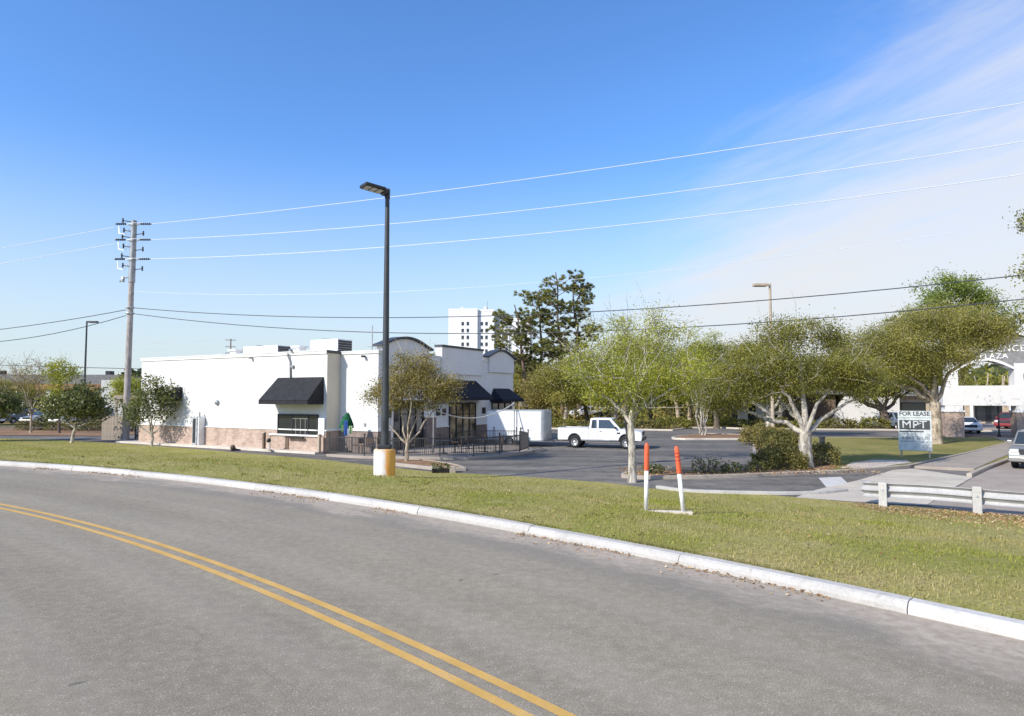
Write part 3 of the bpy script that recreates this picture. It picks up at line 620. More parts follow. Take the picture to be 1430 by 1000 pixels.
for y, z in ((9.6, 5.86), (5.9, 6.22)):
    f = MB(); f.b2(-1.42, -1.2, y-0.07, y+0.07, z-0.06, z+0.06); f.tube([(-1.15, y, z), (-1.3, y, z)], 0.03, 6); f.build('floodlight', 'grey', bld)
f = MB(); f.b2(-0.3, -0.08, 0.95, 1.1, 5.7, 5.82); f.tube([(0, 1.02, 5.78), (-0.2, 1.02, 5.78)], 0.03, 6); f.build('floodlight', 'black', bld)
mb = MB(); mb.lathe((-1.13, 12.9, 2.95), [(0.17,0.0),(0.19,-0.05),(0.12,-0.16),(0.0,-0.2)], 14, 'X'); mb.build('sconce', 'grey', bld, smooth=True)
mb = MB(); mb.b2(-0.04, 0.0, 2.3, 2.75, 1.75, 2.15); mb.build('utility_panel', 'green_cloth', bld)
mb = MB(); mb.b2(-0.05, 0.0, 0.9, 1.05, 1.6, 1.78); mb.build('outlet_box', 'grey', bld)
# front: entrance recess, storefront glazing, pilaster, awnings, wall lamps
def storefront(x0, x1, z0, z1, n, mat='frame_dark', dark=False, glass='glass'):
    s = MB(); s.b2(x0, x1, -0.03, 0.03, z0, z1); w = s.build('storefront_window', 'interior', bld)
    p = (x1-x0)/n
    for i in range(n): MB().b2(x0+i*p+0.05, x0+(i+1)*p-0.05, -0.05, -0.035, z0+0.08, z1-0.08).build('pane', glass, w)
    m = MB()
    for i in range(n+1): m.b2(x0+i*p-0.045, x0+i*p+0.045, -0.1, -0.03, z0, z1)
    m.b2(x0, x1, -0.097, -0.033, z1-0.07, z1+0.03); m.b2(x0, x1, -0.097, -0.033, z0-0.02, z0+0.08); m.b2(x0, x1, -0.095, -0.035, z0+(z1-z0)*0.72, z0+(z1-z0)*0.72+0.06)
    m.build('mullions', mat, w)
MT['glass_tan_reflection'] = plain('storefront_glass_painted_reflection', (0.34,0.26,0.15), 0.06, 0.8, var=0.6, scale=0.9)  # tan reflections on the storefront panes painted into the glass colour
storefront(1.35, 4.3, 0.05, 3.1, 4)
storefront(7.3, 10.6, 0.05, 2.9, 4, glass='glass_tan_reflection')
storefront(12.95, 15.85, 0.9, 2.9, 3)
mb = MB(); mb.b2(4.45, 5.5, -0.25, 0.02, 0, 2.0); mb.build('pilaster', 'brick_dark', bld); MB().b2(4.38, 5.57, -0.3, 0.0, 2.0, 2.1).build('pilaster_cap', 'frame_white', bld)
mb = MB(); mb.b2(1.1, 1.33, -0.1, 0.0, 0.0, 3.15); mb.b2(1.1, 4.5, -0.1, 0.0, 3.13, 3.3); mb.build('door_surround', 'frame_white', bld)
def front_awning(x0, x1, zt, zb, proj, mat='awning_navy'):
    t = MB(); vs = [(x0+0.5, -0.02, zt), (x1-0.5, -0.02, zt), (x1, -proj, zb), (x0, -proj, zb), (x0, -0.02, zb), (x1, -0.02, zb)]
    t.add(vs, [(0,3,2,1), (0,4,3), (1,2,5)]); a = t.build('awning', mat, bld); so = a.modifiers.new('thickness', 'SOLIDIFY'); so.thickness = 0.03
    v = MB(); v.b2(x0, x1, -proj-0.012, -proj+0.012, zb-0.2, zb); v.b2(x0-0.012, x0+0.012, -proj, -0.02, zb-0.2, zb); v.b2(x1-0.012, x1+0.012, -proj, -0.02, zb-0.2, zb); v.build('valance', mat, a)
    for x in np.linspace(x0+0.05, x1-0.05, 4): MB().tube([(x, -0.02, zb-0.02), (x, -proj+0.03, zb-0.02)], 0.018, 5).build('awning_bar', 'black', a)
front_awning(6.9, 11.2, 4.5, 3.3, 1.25)
front_awning(12.7, 16.1, 3.98, 3.15, 1.1)
for x in (0.9, 5.9, 6.6, 11.7): MB().b2(x-0.1, x+0.1, -0.22, 0, 2.1, 2.55).build('wall_lamp', 'black', bld, bevel=0.03)

# on and beside the building
def roof_unit(y0, y1, x0, x1, z1, label):
    t = empty('roof_unit', BL((x0+x1)/2, (y0+y1)/2) + (LOT+5.72,), RZ, label, 'air conditioner', 'air conditioners on the flat roof'); hx, hy, h = (x1-x0)/2, (y1-y0)/2, z1-5.72
    MB().b2(-hx, hx, -hy, hy, 0.12, h).build('housing', 'white_metal', t, bevel=0.03); MB().b2(-hx*.95, hx*.95, -hy*.97, hy*.97, 0, 0.13).build('base_frame', 'grey', t)
    for k in range(6): MB().b2(-hx*.9, hx*.9, -hy-0.03, -hy-0.005, h*.3+k*h*.11, h*.3+k*h*.11+h*.09).build('louvre', 'frame_dark', t)
    MB().lathe((0, hy*.4, h), [(hx*.6,0),(hx*.62,0.06),(hx*.4,0.1),(0,0.1)], 14).build('fan_guard', 'grey', t)
roof_unit(11.3, 14.9, 2.4, 3.6, 7.0, 'white rooftop air conditioner above the middle of the long wall')
roof_unit(5.5, 8.0, 2.3, 3.7, 7.2, 'white rooftop air conditioner set back behind the beige wall return')
for x, y, lab in ((2.2, 15.4, 'short white roof vent left of the longer air conditioner'), (2.0, 8.7, 'short white roof vent left of the shorter air conditioner')):
    t = empty('roof_vent', BL(x, y) + (LOT+5.72,), RZ, lab, 'vent', 'short vents on the flat roof'); MB().b2(-.3, .3, -.3, .3, 0, .95).build('duct', 'white_metal', t); MB().b2(-.42, .42, -.42, .42, .95, 1.08).build('cap', 'white_metal', t, bevel=0.03)
t = empty('exhaust_fan', BL(2.5, 16.9) + (LOT+5.72,), RZ, 'dark domed exhaust fan on the roof edge near the far end', 'fan'); MB().b2(-.3, .3, -.3, .3, 0, .4).build('curb', 'grey', t)
MB().lathe((0,0,.4), [(0.5,0),(0.52,0.08),(0.42,0.28),(0.2,0.4),(0,0.42)], 16).build('hood', 'frame_dark', t, smooth=True)
t = empty('roof_antenna', BL(1.6, 1.9) + (LOT+5.72,), RZ, 'thin antenna mast rising from the roof near the lamp post', 'antenna'); MB().tube([(0,0,0),(0,0,2.1)], 0.035, 6).build('mast', 'grey', t)
mb = MB(); mb.b2(-.02, .02, -.35, .35, .75, .79); mb.b2(-.02, .02, -.25, .25, .45, .49); mb.tube([(0,-.3,.45),(0,-.3,.79)], 0.015, 5); mb.build('crossbar', 'grey', t)
t = empty('meter_cabinet', BL(-1.45, 14.3) + (LOT+0.12,), RZ, 'tall metal cabinet standing against the long white wall', 'cabinet')
MB().b2(-.28, .25, -.1, .38, 0, 1.9).build('cabinet_box', 'galv', t, bevel=0.03); MB().b2(-.2, .25, -.22, -.105, 0, 1.86).build('side_panel', 'white_metal', t, bevel=0.02); MB().b2(-.31, -.29, .02, .26, .15, 1.75).build('door', 'frame_dark', t)
MB().tube([(0,0,1.9),(0,0,2.15),(-.05,.12,2.25)], 0.06, 8).build('vent_pipe', 'galv', t, smooth=True)
for k, lab in ((7.75, 'brown square post at the left corner of the serving bay'), (3.05, 'pale corner post where the patio fence meets the serving bay')):
    t = empty('guard_post', BL(-1.62, k) + (LOT+0.1,), RZ, lab, 'post'); MB().b2(-.08, .08, -.08, .08, 0, .98).build('post_shaft', 'brown_wall' if k > 5 else 'tan_wall', t, bevel=0.02); MB().b2(-.1, .1, -.1, .1, .98, 1.05).build('post_cap', 'tan_wall', t, bevel=0.02)
t = empty('speaker_post', BL(-2.25, 6.6) + (LOT+0.1,), RZ, 'small black headed post in front of the serving window', 'post'); MB().tube([(0,0,0),(0,0,.5)], .04, 8).build('stem', 'white_metal', t); MB().lathe((0,0,.5), [(.1,0),(.14,.1),(.1,.22),(0,.25)], 10).build('head', 'black', t, smooth=True); MB().b2(-.15,.15,-.15,.15,0,.06).build('foot', 'conc', t)
# rubble / hydrant-like stub on the grass edge
t = empty('broken_valve', (-17.3, 41.6, LOT-.06), 0.3, 'small dark valve stub on the lawn edge in front of the long wall', 'valve'); MB().lathe((0,0,0), [(.12,0),(.12,.2),(.18,.22),(.1,.42),(0,.45)], 10).build('stem', 'brown_wall', t, smooth=True); MB().tube([(0.05,0,.12),(.45,.05,.08)], [.12,.07], 7).build('pipe', 'frame_dark', t)
t = empty('planter_box', (-3.1, 29.9, LOT-0.02), 0.2, 'low dark planter box with a pale end block, right of the lamp base', 'planter'); MB().b2(-.45, .3, -.2, .2, 0, .2).build('trough', 'interior', t, bevel=0.02); MB().b2(.31, .58, -.2, .2, 0, .3).build('end_block', 'conc_tan', t, bevel=0.02)
rsb = np.random.RandomState(5); leaves('sprigs', np.c_[rsb.uniform(-.45,.3,110), rsb.uniform(-.2,.2,110), rsb.uniform(.18,.42,110)], 0.13, 'leaf_dark', t, rsb)

# ------------------------------------------------------------------ patio fence, furniture
fp = [(-10.35,38.0),(-8.1,36.85),(-5.9,36.55),(-3.9,36.35),(-2.1,36.6),(-0.7,37.75),(0.45,39.3),(1.0,41.3),(0.55,43.6)]
fen = empty('patio_fence', (fp[0][0], fp[0][1], LOT+0.13), 0, 'black iron picket fence curving round the restaurant patio', 'fence')
back = [(-3.0,47.0),(-1.1,46.6)]
PK = MB().b2(-.012,.012,-.012,.012,.06,1.02).mesh('picket', 'iron'); PO = MB().b2(-.035,.035,-.035,.035,0,1.16).box((0,0,1.18),(.1,.1,.06)).mesh('post', 'iron')
def fence_run(root, pts, o0, gap=0.105):
    for p in pts: o = link('post', PO, root); o.location = (p[0]-o0[0], p[1]-o0[1], 0)
    for p, q in zip(pts, pts[1:]):
        d = Vector((q[0]-p[0], q[1]-p[1])); a = math.atan2(d.y, d.x); n = int(d.length/gap); b = (p[0]-o0[0], p[1]-o0[1])
        for z in (0.12, 0.96): MB().box((b[0]+d.x/2, b[1]+d.y/2, z), (d.length, .03, .04), a).build('rail', 'iron', root)
        for k in range(1, n):
            o = link('picket', PK, root); o.location = (b[0]+d.x*k/n, b[1]+d.y*k/n, 0); o.rotation_euler.z = a
fence_run(fen, fp, fp[0])
fen2 = empty('patio_gate_fence', (-3.6, 45.2, LOT+0.13), 0, 'short run of black iron fence behind the tables, in front of the trailer', 'fence')
fence_run(fen2, [(-3.2,43.8),(-1.2,44.6),(0.3,44.2)], (-3.6,45.2))
def patio_table(x, y, rz, lab):
    t = empty('patio_table', (x, y, LOT+0.13), rz, lab, 'table', 'patio tables'); MB().lathe((0,0,.71), [(.5,0),(.52,.015),(.5,.035),(0,.035)], 20).build('tabletop', 'frame_dark', t); MB().lathe((0,0,0), [(.26,0),(.25,.03),(.05,.06),(.035,.7),(.1,.71)], 12).build('pedestal', 'black', t)
def patio_chair_mesh(t):
    MB().b2(-.21,.21,-.21,.21,.43,.46).build('seat', 'brown_wall', t, bevel=0.01); mb = MB(); mb.b2(-.21,.21,.19,.22,.55,.9); mb.build('backrest', 'brown_wall', t)
    for a, b in ((-.19,-.19),(.19,-.19),(-.19,.2),(.19,.2)): MB().tube([(a,b,0),(a,b,.45 if b < 0 else .88)], .016, 5).build('leg', 'iron', t)
tbs = [(-6.6,38.4),(-3.9,38.3),(-1.6,39.3),(-2.7,41.6)]
tl_ = ['round dark patio table behind the small tan tree', 'round dark patio table in the middle of the fence front', 'round dark patio table by the curved fence corner', 'round dark patio table nearest the storefront glass']
for (x, y), l in zip(tbs, tl_): patio_table(x, y, 0.2, l)
chs = [(-7.4,38.2,1.4),(-5.8,38.7,-1.5),(-4.7,38.1,1.5),(-3.1,38.6,-1.6),(-2.4,39.1,1.3),(-0.8,39.6,-1.4),(-3.5,41.4,1.6),(-1.9,41.9,-1.5)]
c0 = empty('patio_chair', (0,0,0)); patio_chair_mesh(c0)
for i, (x, y, a) in enumerate(chs):
    o = c0 if i == 0 else copy_thing(c0); o.location = (x, y, LOT+0.13); o.rotation_euler.z = a
    tag(o, ('left' if i % 2 == 0 else 'right') + ' chair at the ' + tl_[i//2], 'chair', 'patio chairs')
# folded green parasol and black chairs against the bay return
t = empty('patio_umbrella', (-9.55, 38.75, LOT+0.13), 0.2, 'drooping green patio umbrella with blue and lime cloths by the serving bay', 'umbrella')
MB().tube([(0,0,0),(0,0,2.28)], .03, 8).build('pole', 'grey', t)
rg = random.Random(2); mb = MB(); pr = []; N = 14; rows = [(0.04,2.3),(.14,2.16),(.25,1.9),(.34,1.6),(.36,1.42)]
vs = [(r*(1+.22*(j % 2))*math.cos(2*PI*j/N), .6*r*(1+.22*(j % 2))*math.sin(2*PI*j/N), z + rg.uniform(-.05,.05)) for r, z in rows for j in range(N)]
mb.add(vs, [(i*N+j, i*N+(j+1) % N, (i+1)*N+(j+1) % N, (i+1)*N+j) for i in range(4) for j in range(N)]); mb.build('canopy', 'green_cloth', t, smooth=True)
for nm, mt, x0, x1, z0, z1, yy in (('blue_panel', 'blue_cloth', -.16, .06, 1.0, 1.85, -.27), ('lime_panel', 'lime_cloth', .07, .33, 1.1, 1.55, -.26), ('pale_panel', 'lime_cloth', -.28, -.17, 1.2, 1.6, -.25), ('white_panel', 'marker_white', .02, .16, 1.05, 1.4, -.29)):
    m = MB(); n = 6; vs = [(x0+(x1-x0)*i/n, yy+.05*math.sin(i*2.2), z) for z in (z0, z1) for i in range(n+1)]; vs += [(x, y+.03, z) for x, y, z in vs]; k = n+1
    m.add(vs, [(i, i+1, k+i+1, k+i) for i in range(n)] + [(2*k+i, 3*k+i, 3*k+i+1, 2*k+i+1) for i in range(n)] + [(k+i, k+i+1, 3*k+i+1, 3*k+i) for i in range(n)]); m.build(nm, mt, t, smooth=True)
MB().lathe((0,0,0), [(.3,0),(.28,.1),(.08,.14),(.05,.3)], 14).build('stand', 'black', t)
st = [(-9.0,38.6),(-8.5,38.35),(-8.1,38.0)]; stl = ['black chair folded beside the green umbrella', 'black chair between the umbrella and the building corner', 'black chair nearest the white building corner']
for (x, y), l in zip(st, stl):
    o = copy_thing(c0); o.location = (x, y, LOT+0.13); o.rotation_euler.z = rg.uniform(-2, 2); tag(o, l, 'chair', 'chairs by the green umbrella')
# rope strung across the patio
def sag(a, b, s, n=16): a, b = Vector(a), Vector(b); return [a.lerp(b, i/n) - Vector((0, 0, s*4*(i/n)*(1-i/n))) for i in range(n+1)]
o = MB().tube(sag((-4.55,38.8,1.75), (0.15,45.0,2.02), .75), .035, 5).build('patio_rope', 'rope'); tag(o, 'sagging pale rope strung across the patio in front of the storefront', 'rope')
for (x, y, z), l in (((-4.55,38.8,1.8), 'thin grey post holding the left end of the patio rope'), ((0.15,45.0,2.1), 'thin grey post holding the right end of the patio rope')):
    o = MB().tube([(0,0,0),(0,0,z-LOT-.13)], .035, 7).build('rope_post', 'grey'); o.location = (x, y, LOT+.13); tag(o, l, 'post')

# ------------------------------------------------------------------ street lamp in the lawn
lx, ly, lz = -4.79, 25.27, -0.53
lamp = empty('street_lamp', (lx, ly, lz), 0, 'tall dark lamp post on a white concrete base stained orange', 'street lamp')
mb = MB(); mb.lathe((0,0,0), [(.405,-.25),(.405,.98),(.385,1.03),(.36,1.045),(0,1.045)], 32); smooth_by_angle(mb.build('concrete_base', 'rust_base', lamp))
mb = MB(); mb.b2(-.24,.24,-.24,.24,1.045,1.2); mb.build('base_cover', 'black', lamp, bevel=.03)
mb = MB(); mb.tube([(0,0,1.15),(0,0,5),(0,0,10.95)], [.15,.12,.08], 20); smooth_by_angle(mb.build('pole', 'pole_dark', lamp))
mb = MB(); mb.b2(-.04,.04,-.17,-.145,1.75,2.1); mb.build('hand_hole', 'frame_dark', lamp)
mb = MB(); mb.b2(-.09,.09,-.09,.09,10.6,10.98); mb.tube([(0,0,10.72),(-.22,0,10.78)], .05, 8); mb.build('bracket', 'black', lamp, bevel=.01)
M = Matrix.Rotation(math.radians(36), 3, 'Z') @ Matrix.Rotation(math.radians(5), 3, 'Y'); hc = Vector((0,0,10.86)) + M @ Vector((-.60,0,0))
MB().box(hc, (.84,.62,.13), M=M).build('lamp_head', 'black', lamp, bevel=.035)
MB().box(Vector((0,0,10.82)) + M @ Vector((-.13,0,0)), (.2,.3,.18), M=M).build('driver_box', 'black', lamp, bevel=.02)
for i in range(3): MB().box(hc + M @ Vector((-.25+.25*i, 0, -.072)), (.2,.5,.02), M=M).build('lens', 'lens', lamp)
# ------------------------------------------------------------------ marker posts
mt_base = empty('marker_footing', (3.38, 15.02, float(hz(3.38, 15.02))), math.atan2(-.14, .8), 'narrow concrete strip in the lawn under the orange markers', 'footing'); MB().b2(-.72,.62,-.09,.09,-.12,.035).build('strip', 'conc', mt_base, bevel=.015)
for (x, y), tilt, l in (((2.99,15.05), (math.radians(0.6), math.radians(1.2)), 'upright white marker post with orange sleeve, left of the pair'), ((3.79,14.93), (math.radians(-2.5), math.radians(-4.7)), 'leaning white marker post with orange sleeve, right of the pair')):
    t = empty('marker_post', (x, y, float(hz(x, y))+.03), rot=(tilt[0], tilt[1], 0), label=l, cat='marker post', group='orange topped marker posts')
    MB().lathe((0,0,-.05), [(.047,0),(.047,.92)], 18).build('white_pipe', 'marker_white', t, smooth=True)
    MB().lathe((0,0,.86), [(.054,0),(.056,.02),(.056,.52),(.05,.56),(.034,.60),(0,.615)], 18).build('orange_sleeve', 'orange', t, smooth=True)
    for z in (1.14, 1.22, 1.30): MB().lathe((0,0,z), [(.0575,0),(.059,.004),(.059,.018),(.0575,.022)], 18).build('band', 'lamp_red' if tilt[1] < 0 else 'orange', t, smooth=True)

# ------------------------------------------------------------------ guard rail
ga, gb = Vector((11.47,20.85)), Vector((13.52,19.6)); gd = (gb-ga).normalized(); gn = Vector((-gd.y, gd.x)); gn = gn if gn.y > 0 else -gn
gr = empty('guard_rail', (ga.x, ga.y, LOT), math.atan2(gd.y, gd.x), 'weathered white guard rail between the lawn and the concrete apron', 'guard rail')
for k in range(5):
    dz = (0, .04, -.02, .03, 0)[k]; p = MB().b2(-.115,.115,-.09,.09,-.25,.73+dz).build('post', 'kerb', gr, bevel=.02); p.location = (k*2.4, -.02, 0)
    b = MB(); b.lathe((0,-.11,.5), [(.03,0),(.03,.03),(0,.032)], 8, 'Y'); b.build('bolt', 'galv', p)
W = [(.04,.27),(-.03,.295),(-.07,.35),(.0,.42),(.06,.46),(.06,.495),(.0,.535),(-.07,.605),(-.03,.66),(.04,.685)]
path = [(-.05,.42,-.6),(-.42,.38,-.6),(-.56,.26,-.2),(-.5,.14,.3)] ; pts = []
for a in np.linspace(PI*0.5, PI*1.5, 9): pts.append((-.38 + .26*math.cos(a), .30 + .22*math.sin(-a) , 0))
line = [(-.35,.52)] + [(-.36+.24*math.cos(a), .30+.22*math.sin(a)) for a in np.linspace(PI*.5, PI*1.5, 9)] + [(x, .09 + .02*math.sin(x*1.7)) for x in np.linspace(-.2, 10.2, 40)]
mb = MB(); vs = []
for i, (x, y) in enumerate(line):
    a = Vector(line[min(i+1, len(line)-1)]) - Vector(line[max(i-1, 0)]); a.normalize(); nn = Vector((-a.y, a.x))
    for o_, z in W: vs.append((x - nn.x*o_, y - nn.y*o_, z + .02*math.sin(x*1.3)))
m = len(W); mb.add(vs, [(i*m+j, (i+1)*m+j, (i+1)*m+j+1, i*m+j+1) for i in range(len(line)-1) for j in range(m-1)])
ra = mb.build('rail', 'rail', gr); so = ra.modifiers.new('thickness', 'SOLIDIFY'); so.thickness = .012

# ------------------------------------------------------------------ utility pole and wires
px_, py_ = -29.25, 50.8
up = empty('utility_pole', (px_, py_, LOT), 0, 'tall weathered utility pole with steel upper section by the wood fence', 'utility pole')
smooth_by_angle(MB().tube([(0,0,-.3),(0,0,5),(.06,0,13.1)], [.25,.225,.19], 16).build('wood_shaft', 'wood_pole', up))
smooth_by_angle(MB().tube([(.06,0,12.1),(.10,0,16.9)], [.25,.21], 12).build('steel_section', 'grey', up))
ARM = []
for z, l in ((16.63,'a'),(15.40,'b'),(13.90,'c')):
    for sx in (-1, 1):
        m = MB(); m.tube([(.08,0,z-.15),(sx*.55+.08,-.05,z)], .05, 6); m.build('arm', 'galv', up)
        ins = MB(); ins.lathe((sx*.55+.08,-.05,z), [(.05,0)] + [q for k in range(5) for q in ((.09, sx*(.08+.16*k)), (.045, sx*(.12+.16*k)))] + [(.04, sx*.85)], 10, 'X'); ins.build('insulator', 'insul', up)
        if sx > 0: ARM.append((px_+sx*1.4+.08, py_-.05, LOT+z))
        else: ARM.append((px_+sx*1.4+.08, py_-.05, LOT+z))
    for dx, dz in ((-.7,.25),(-.6,-.5),(.9,-.75)):
        ins = MB(); ins.tube([(.08,0,z+dz-.1),(dx,-.1,z+dz)], .035, 5); ins.lathe((dx,-.1,z+dz), [(.03,-.18),(.08,-.12),(.045,-.06),(.085,.02),(.04,.08),(.07,.14),(.03,.2)], 8); ins.build('insulator', 'insul', up)
    m = MB(); m.tube([(-1.0,-.1,z-.2),(-.9,-.2,z-.75),(-.4,-.3,z-.9),(-.1,-.3,z-.4)], .03, 5); m.tube([(-.3,-.3,z-.1),(.3,-.35,z),(.9,-.2,z+.05)], .025, 5); m.build('jumper_loop', 'wire_light', up)
m = MB(); m.tube([(0,-.1,12.5),(-.5,-.2,12.4),(-.75,-.2,12.1)], .06, 6); m.lathe((-.5,-.2,12.3), [(.12,-.2),(.14,0),(.1,.2)], 10); m.build('cutout', 'galv', up)
m = MB(); m.lathe((0,0,9.65), [(.29,0),(.31,.03),(.31,.1),(.29,.13)], 14); m.lathe((0,0,10.1), [(.29,0),(.31,.03),(.31,.1),(.29,.13)], 14); m.build('clamp_band', 'galv', up)
def wire(name, a, b, s, r, mat, label, n=28):
    o = MB().tube(sag(a, b, s, n), r, 5).build(name, mat); tag(o, label, 'wire'); return o
RB = (38.0, 25.0)
for i, (za, zb, s) in enumerate(((15.73,16.94,.73),(14.5,15.42,1.28),(13.0,13.82,1.24))):
    wire('power_wire', (px_+1.45, py_-.05, za), (*RB, zb), s, .022, 'wire_light', ('highest', 'middle', 'lowest')[i] + ' of the three bright power wires running right from the pole')
wire('power_wire', (px_+.3, py_-.1, 10.5), (*RB, 12.5), 2.26, .010, 'wire_light', 'faint thin wire just above the two dark cables on the right of the pole')
for i, (za, zb, s) in enumerate(((9.23,9.57,2.11),(8.79,8.65,2.55))):
    wire('cable', (px_+.25, py_-.1, za), (*RB, zb), s, .026, 'wire_dark', ('upper', 'lower')[i] + ' of the two dark cables running right from the utility pole')
for i, (za, s) in enumerate(((15.5,3.4),(14.2,3.3))):
    wire('power_wire', (px_-1.3, py_-.05, za), (-78, 66, za-3.3), 0.02, .022, 'wire_light', ('upper', 'lower')[i] + ' bright power wire running left from the pole head')
for i, (za, zb, s) in enumerate(((9.07,8.74,1.32),(8.63,13.81,3.91))):
    wire('cable', (px_-.25, py_-.1, za), (-78, 66, zb), s, .028, 'wire_dark', ('upper', 'lower')[i] + ' of the two dark cables running left from the utility pole')
wire('cable', (-92, 62, 7.2), (-22, 62, 4.75), .3, .03, 'wire_dark', 'level dark cable crossing behind the utility pole just above the far trees')
t = empty('distant_utility_pole', (-63.0, 149, LOT), .3, 'distant thin utility pole with crossarms seen over the restaurant roof', 'utility pole'); MB().tube([(0,0,0),(0,0,16.2)], [.24,.16], 8).build('pole', 'wood_pole', t)
for z in (15.9, 14.4, 13.0): MB().b2(-1.1,1.1,-.08,.08,z-.08,z+.08).build('crossarm', 'wood_pole', t); 
for i, z in enumerate((15.2, 13.7)):
    wire('power_wire', (-63.5, 149, z), (-150, 150, z+.5), 1.5, .03, 'wire_light', ('upper', 'lower')[i] + ' faint distant wire left of the far utility pole')

# ------------------------------------------------------------------ vehicles
def arch_outline(pts, wheels, r, zb):
    """lower body outline: given upper profile (rear to front), add the underside with wheel arches."""
    low = []; 
    for xc in sorted(wheels, reverse=True):
        for k in range(9):
            a = PI*k/8; low.append((xc + r*math.cos(a), zb + r*math.sin(a)*0.98))
    return pts + low
def wheel_mesh(R_, w, rimmat):
    ty = MB().lathe((0,0,0), [(R_*.62,-w/2),(R_*.93,-w/2),(R_,-w*.36),(R_,w*.36),(R_*.93,w/2),(R_*.62,w/2)], 22, 'Y', False).mesh('tyre', 'tyre', True)
    m = MB(); m.lathe((0,0,0), [(R_*.64,-w*.40),(R_*.60,-w*.46),(R_*.5,-w*.33),(R_*.28,-w*.30),(R_*.2,-w*.44),(0,-w*.46)], 18, 'Y')
    for k in range(8):
        a = 2*PI*k/8; m.box((R_*.42*math.cos(a), -w*.0+w*.34, R_*.42*math.sin(a)), (.03,.02,.03))
    m.lathe((0,0,0), [(0,w*.46),(R_*.2,w*.44),(R_*.28,w*.30),(R_*.5,w*.33),(R_*.60,w*.46),(R_*.64,w*.40)], 18, 'Y')
    return ty, m.mesh('rim', rimmat, True)
def put_wheels(root, xs, wd, R_, w, meshes):
    for x in xs:
        for s in (-1, 1):
            o = link('wheel', meshes[0], root); o.location = (x, s*(wd/2 - w/2 - .02), R_); r_ = link('rim', meshes[1], o)
def car(name, loc, rz, label, paint, spec, cat='car', group=None):
    root = empty(name, loc, rz, label, cat, group); wd = spec['w']; zb = spec['zb']
    b = MB(); ol = arch_outline(spec['top'], spec['wheels'], spec['R']*1.18, zb)
    b.slab(ol, (0, -wd/2, 0), (1,0,0), (0,0,1), (0, wd, 0)); ob = b.build('body', paint, root, bevel=.05, seg=3); smooth_by_angle(ob)
    if 'split' not in spec: MB().b2(spec['top'][0][0]+.25, spec['top'][-1][0]-.3, -wd/2+.12, wd/2-.12, zb-.06, zb+.35).build('underbody', 'black', root)
    g = MB(); gx0, gx1, tx0, tx1, z0, z1 = spec['cab']; wb, wt = wd/2-.03, wd/2-.16
    vs = [(gx0,-wb,z0),(gx1,-wb,z0),(gx1,wb,z0),(gx0,wb,z0),(tx0,-wt,z1),(tx1,-wt,z1),(tx1,wt,z1),(tx0,wt,z1)]
    g.add(vs, [(0,3,2,1),(4,5,6,7),(0,1,5,4),(1,2,6,5),(2,3,7,6),(3,0,4,7)]); ob = g.build('cab', paint, root, bevel=.06, seg=3); smooth_by_angle(ob)
    def on_side(x, v, s): # point on the sloped side
        z = z0+(z1-z0)*v; y = wb+(wt-wb)*v; return (x, s*(y+.006), z)
    for s in (-1, 1):
        for i, (a, b_, c, d) in enumerate(spec['windows']):
            q = [on_side(a, .10, s), on_side(b_, .10, s), on_side(c, .86, s), on_side(d, .86, s)]; m = MB(); k = [(x, y + s*.008, z) for x, y, z in q]
            m.add(q+k, [(4,5,6,7) if s < 0 else (7,6,5,4), (0,1,5,4),(1,2,6,5),(2,3,7,6),(3,0,4,7)]); m.build('side_window', 'glass_car', root)
    def on_end(xa, za, xb, zb_, hw0, hw1, nm):
        dx, dz = xb-xa, zb_-za; n = Vector((dz, 0, -dx)).normalized(); n = n if n.x*(1 if 'wind' in nm else -1) > 0 else -n
        q = [Vector((xa+dx*.08, -hw0, za+dz*.08)), Vector((xa+dx*.08, hw0, za+dz*.08)), Vector((xa+dx*.9, hw1, za+dz*.9)), Vector((xa+dx*.9, -hw1, za+dz*.9))]
        m = MB(); m.add([v + n*.004 for v in q] + [v + n*.014 for v in q], [(4,5,6,7),(7,6,5,4)][0:1] + [(0,1,5,4),(1,2,6,5),(2,3,7,6),(3,0,4,7)]); m.build(nm, 'glass_car', root)
    on_end(gx1, z0, tx1, z1, wb-.1, wt-.06, 'windshield'); on_end(gx0, z0, tx0, z1, wb-.12, wt-.08, 'rear_window')
    put_wheels(root, spec['wheels'], wd, spec['R'], .24, spec['wm'])
    xf, xr = spec['xf'], spec['xr']
    for s in (-1, 1):
        MB().box((xf-.03, s*(wd/2-.24), spec['hl']), (.1,.34,.16)).build('headlight', 'lamp_clear', root, bevel=.03)
        MB().box((xr+.02, s*(wd/2-.14), spec['tl']), (.08,.18,.28)).build('taillight', 'lamp_red', root, bevel=.02)
        MB().box((gx1-.35, s*(wd/2+.1), z0+.12), (.1,.2,.17)).build('mirror', spec.get('mirror', paint), root, bevel=.03)
        for x in spec['handles']: MB().box((x, s*(wd/2+.012), z0-.13), (.16,.03,.035)).build('door_handle', 'black', root, bevel=.01)
    fb = MB(); fb.box((xf+.03, 0, zb+.14), (.2, wd-.06, .24)); fb.build('front_bumper', spec['bump'], root, bevel=.05)
    rb = MB(); rb.box((xr-.03, 0, zb+.12), (.2, wd-.06, .22)); rb.build('rear_bumper', spec['bump'], root, bevel=.05)
    MB().box((xf+.004, 0, spec['hl']-.02), (.08, wd-.85, .26)).build('grille', 'frame_dark', root, bevel=.02)
    seam = MB()
    for s in (-1, 1):
        for x in spec['seams']: seam.box((x, s*(wd/2-.001), (zb+.12+z0)/2), (.014, .006, z0-zb-.16))
    seam.build('door_seam', 'black', root)
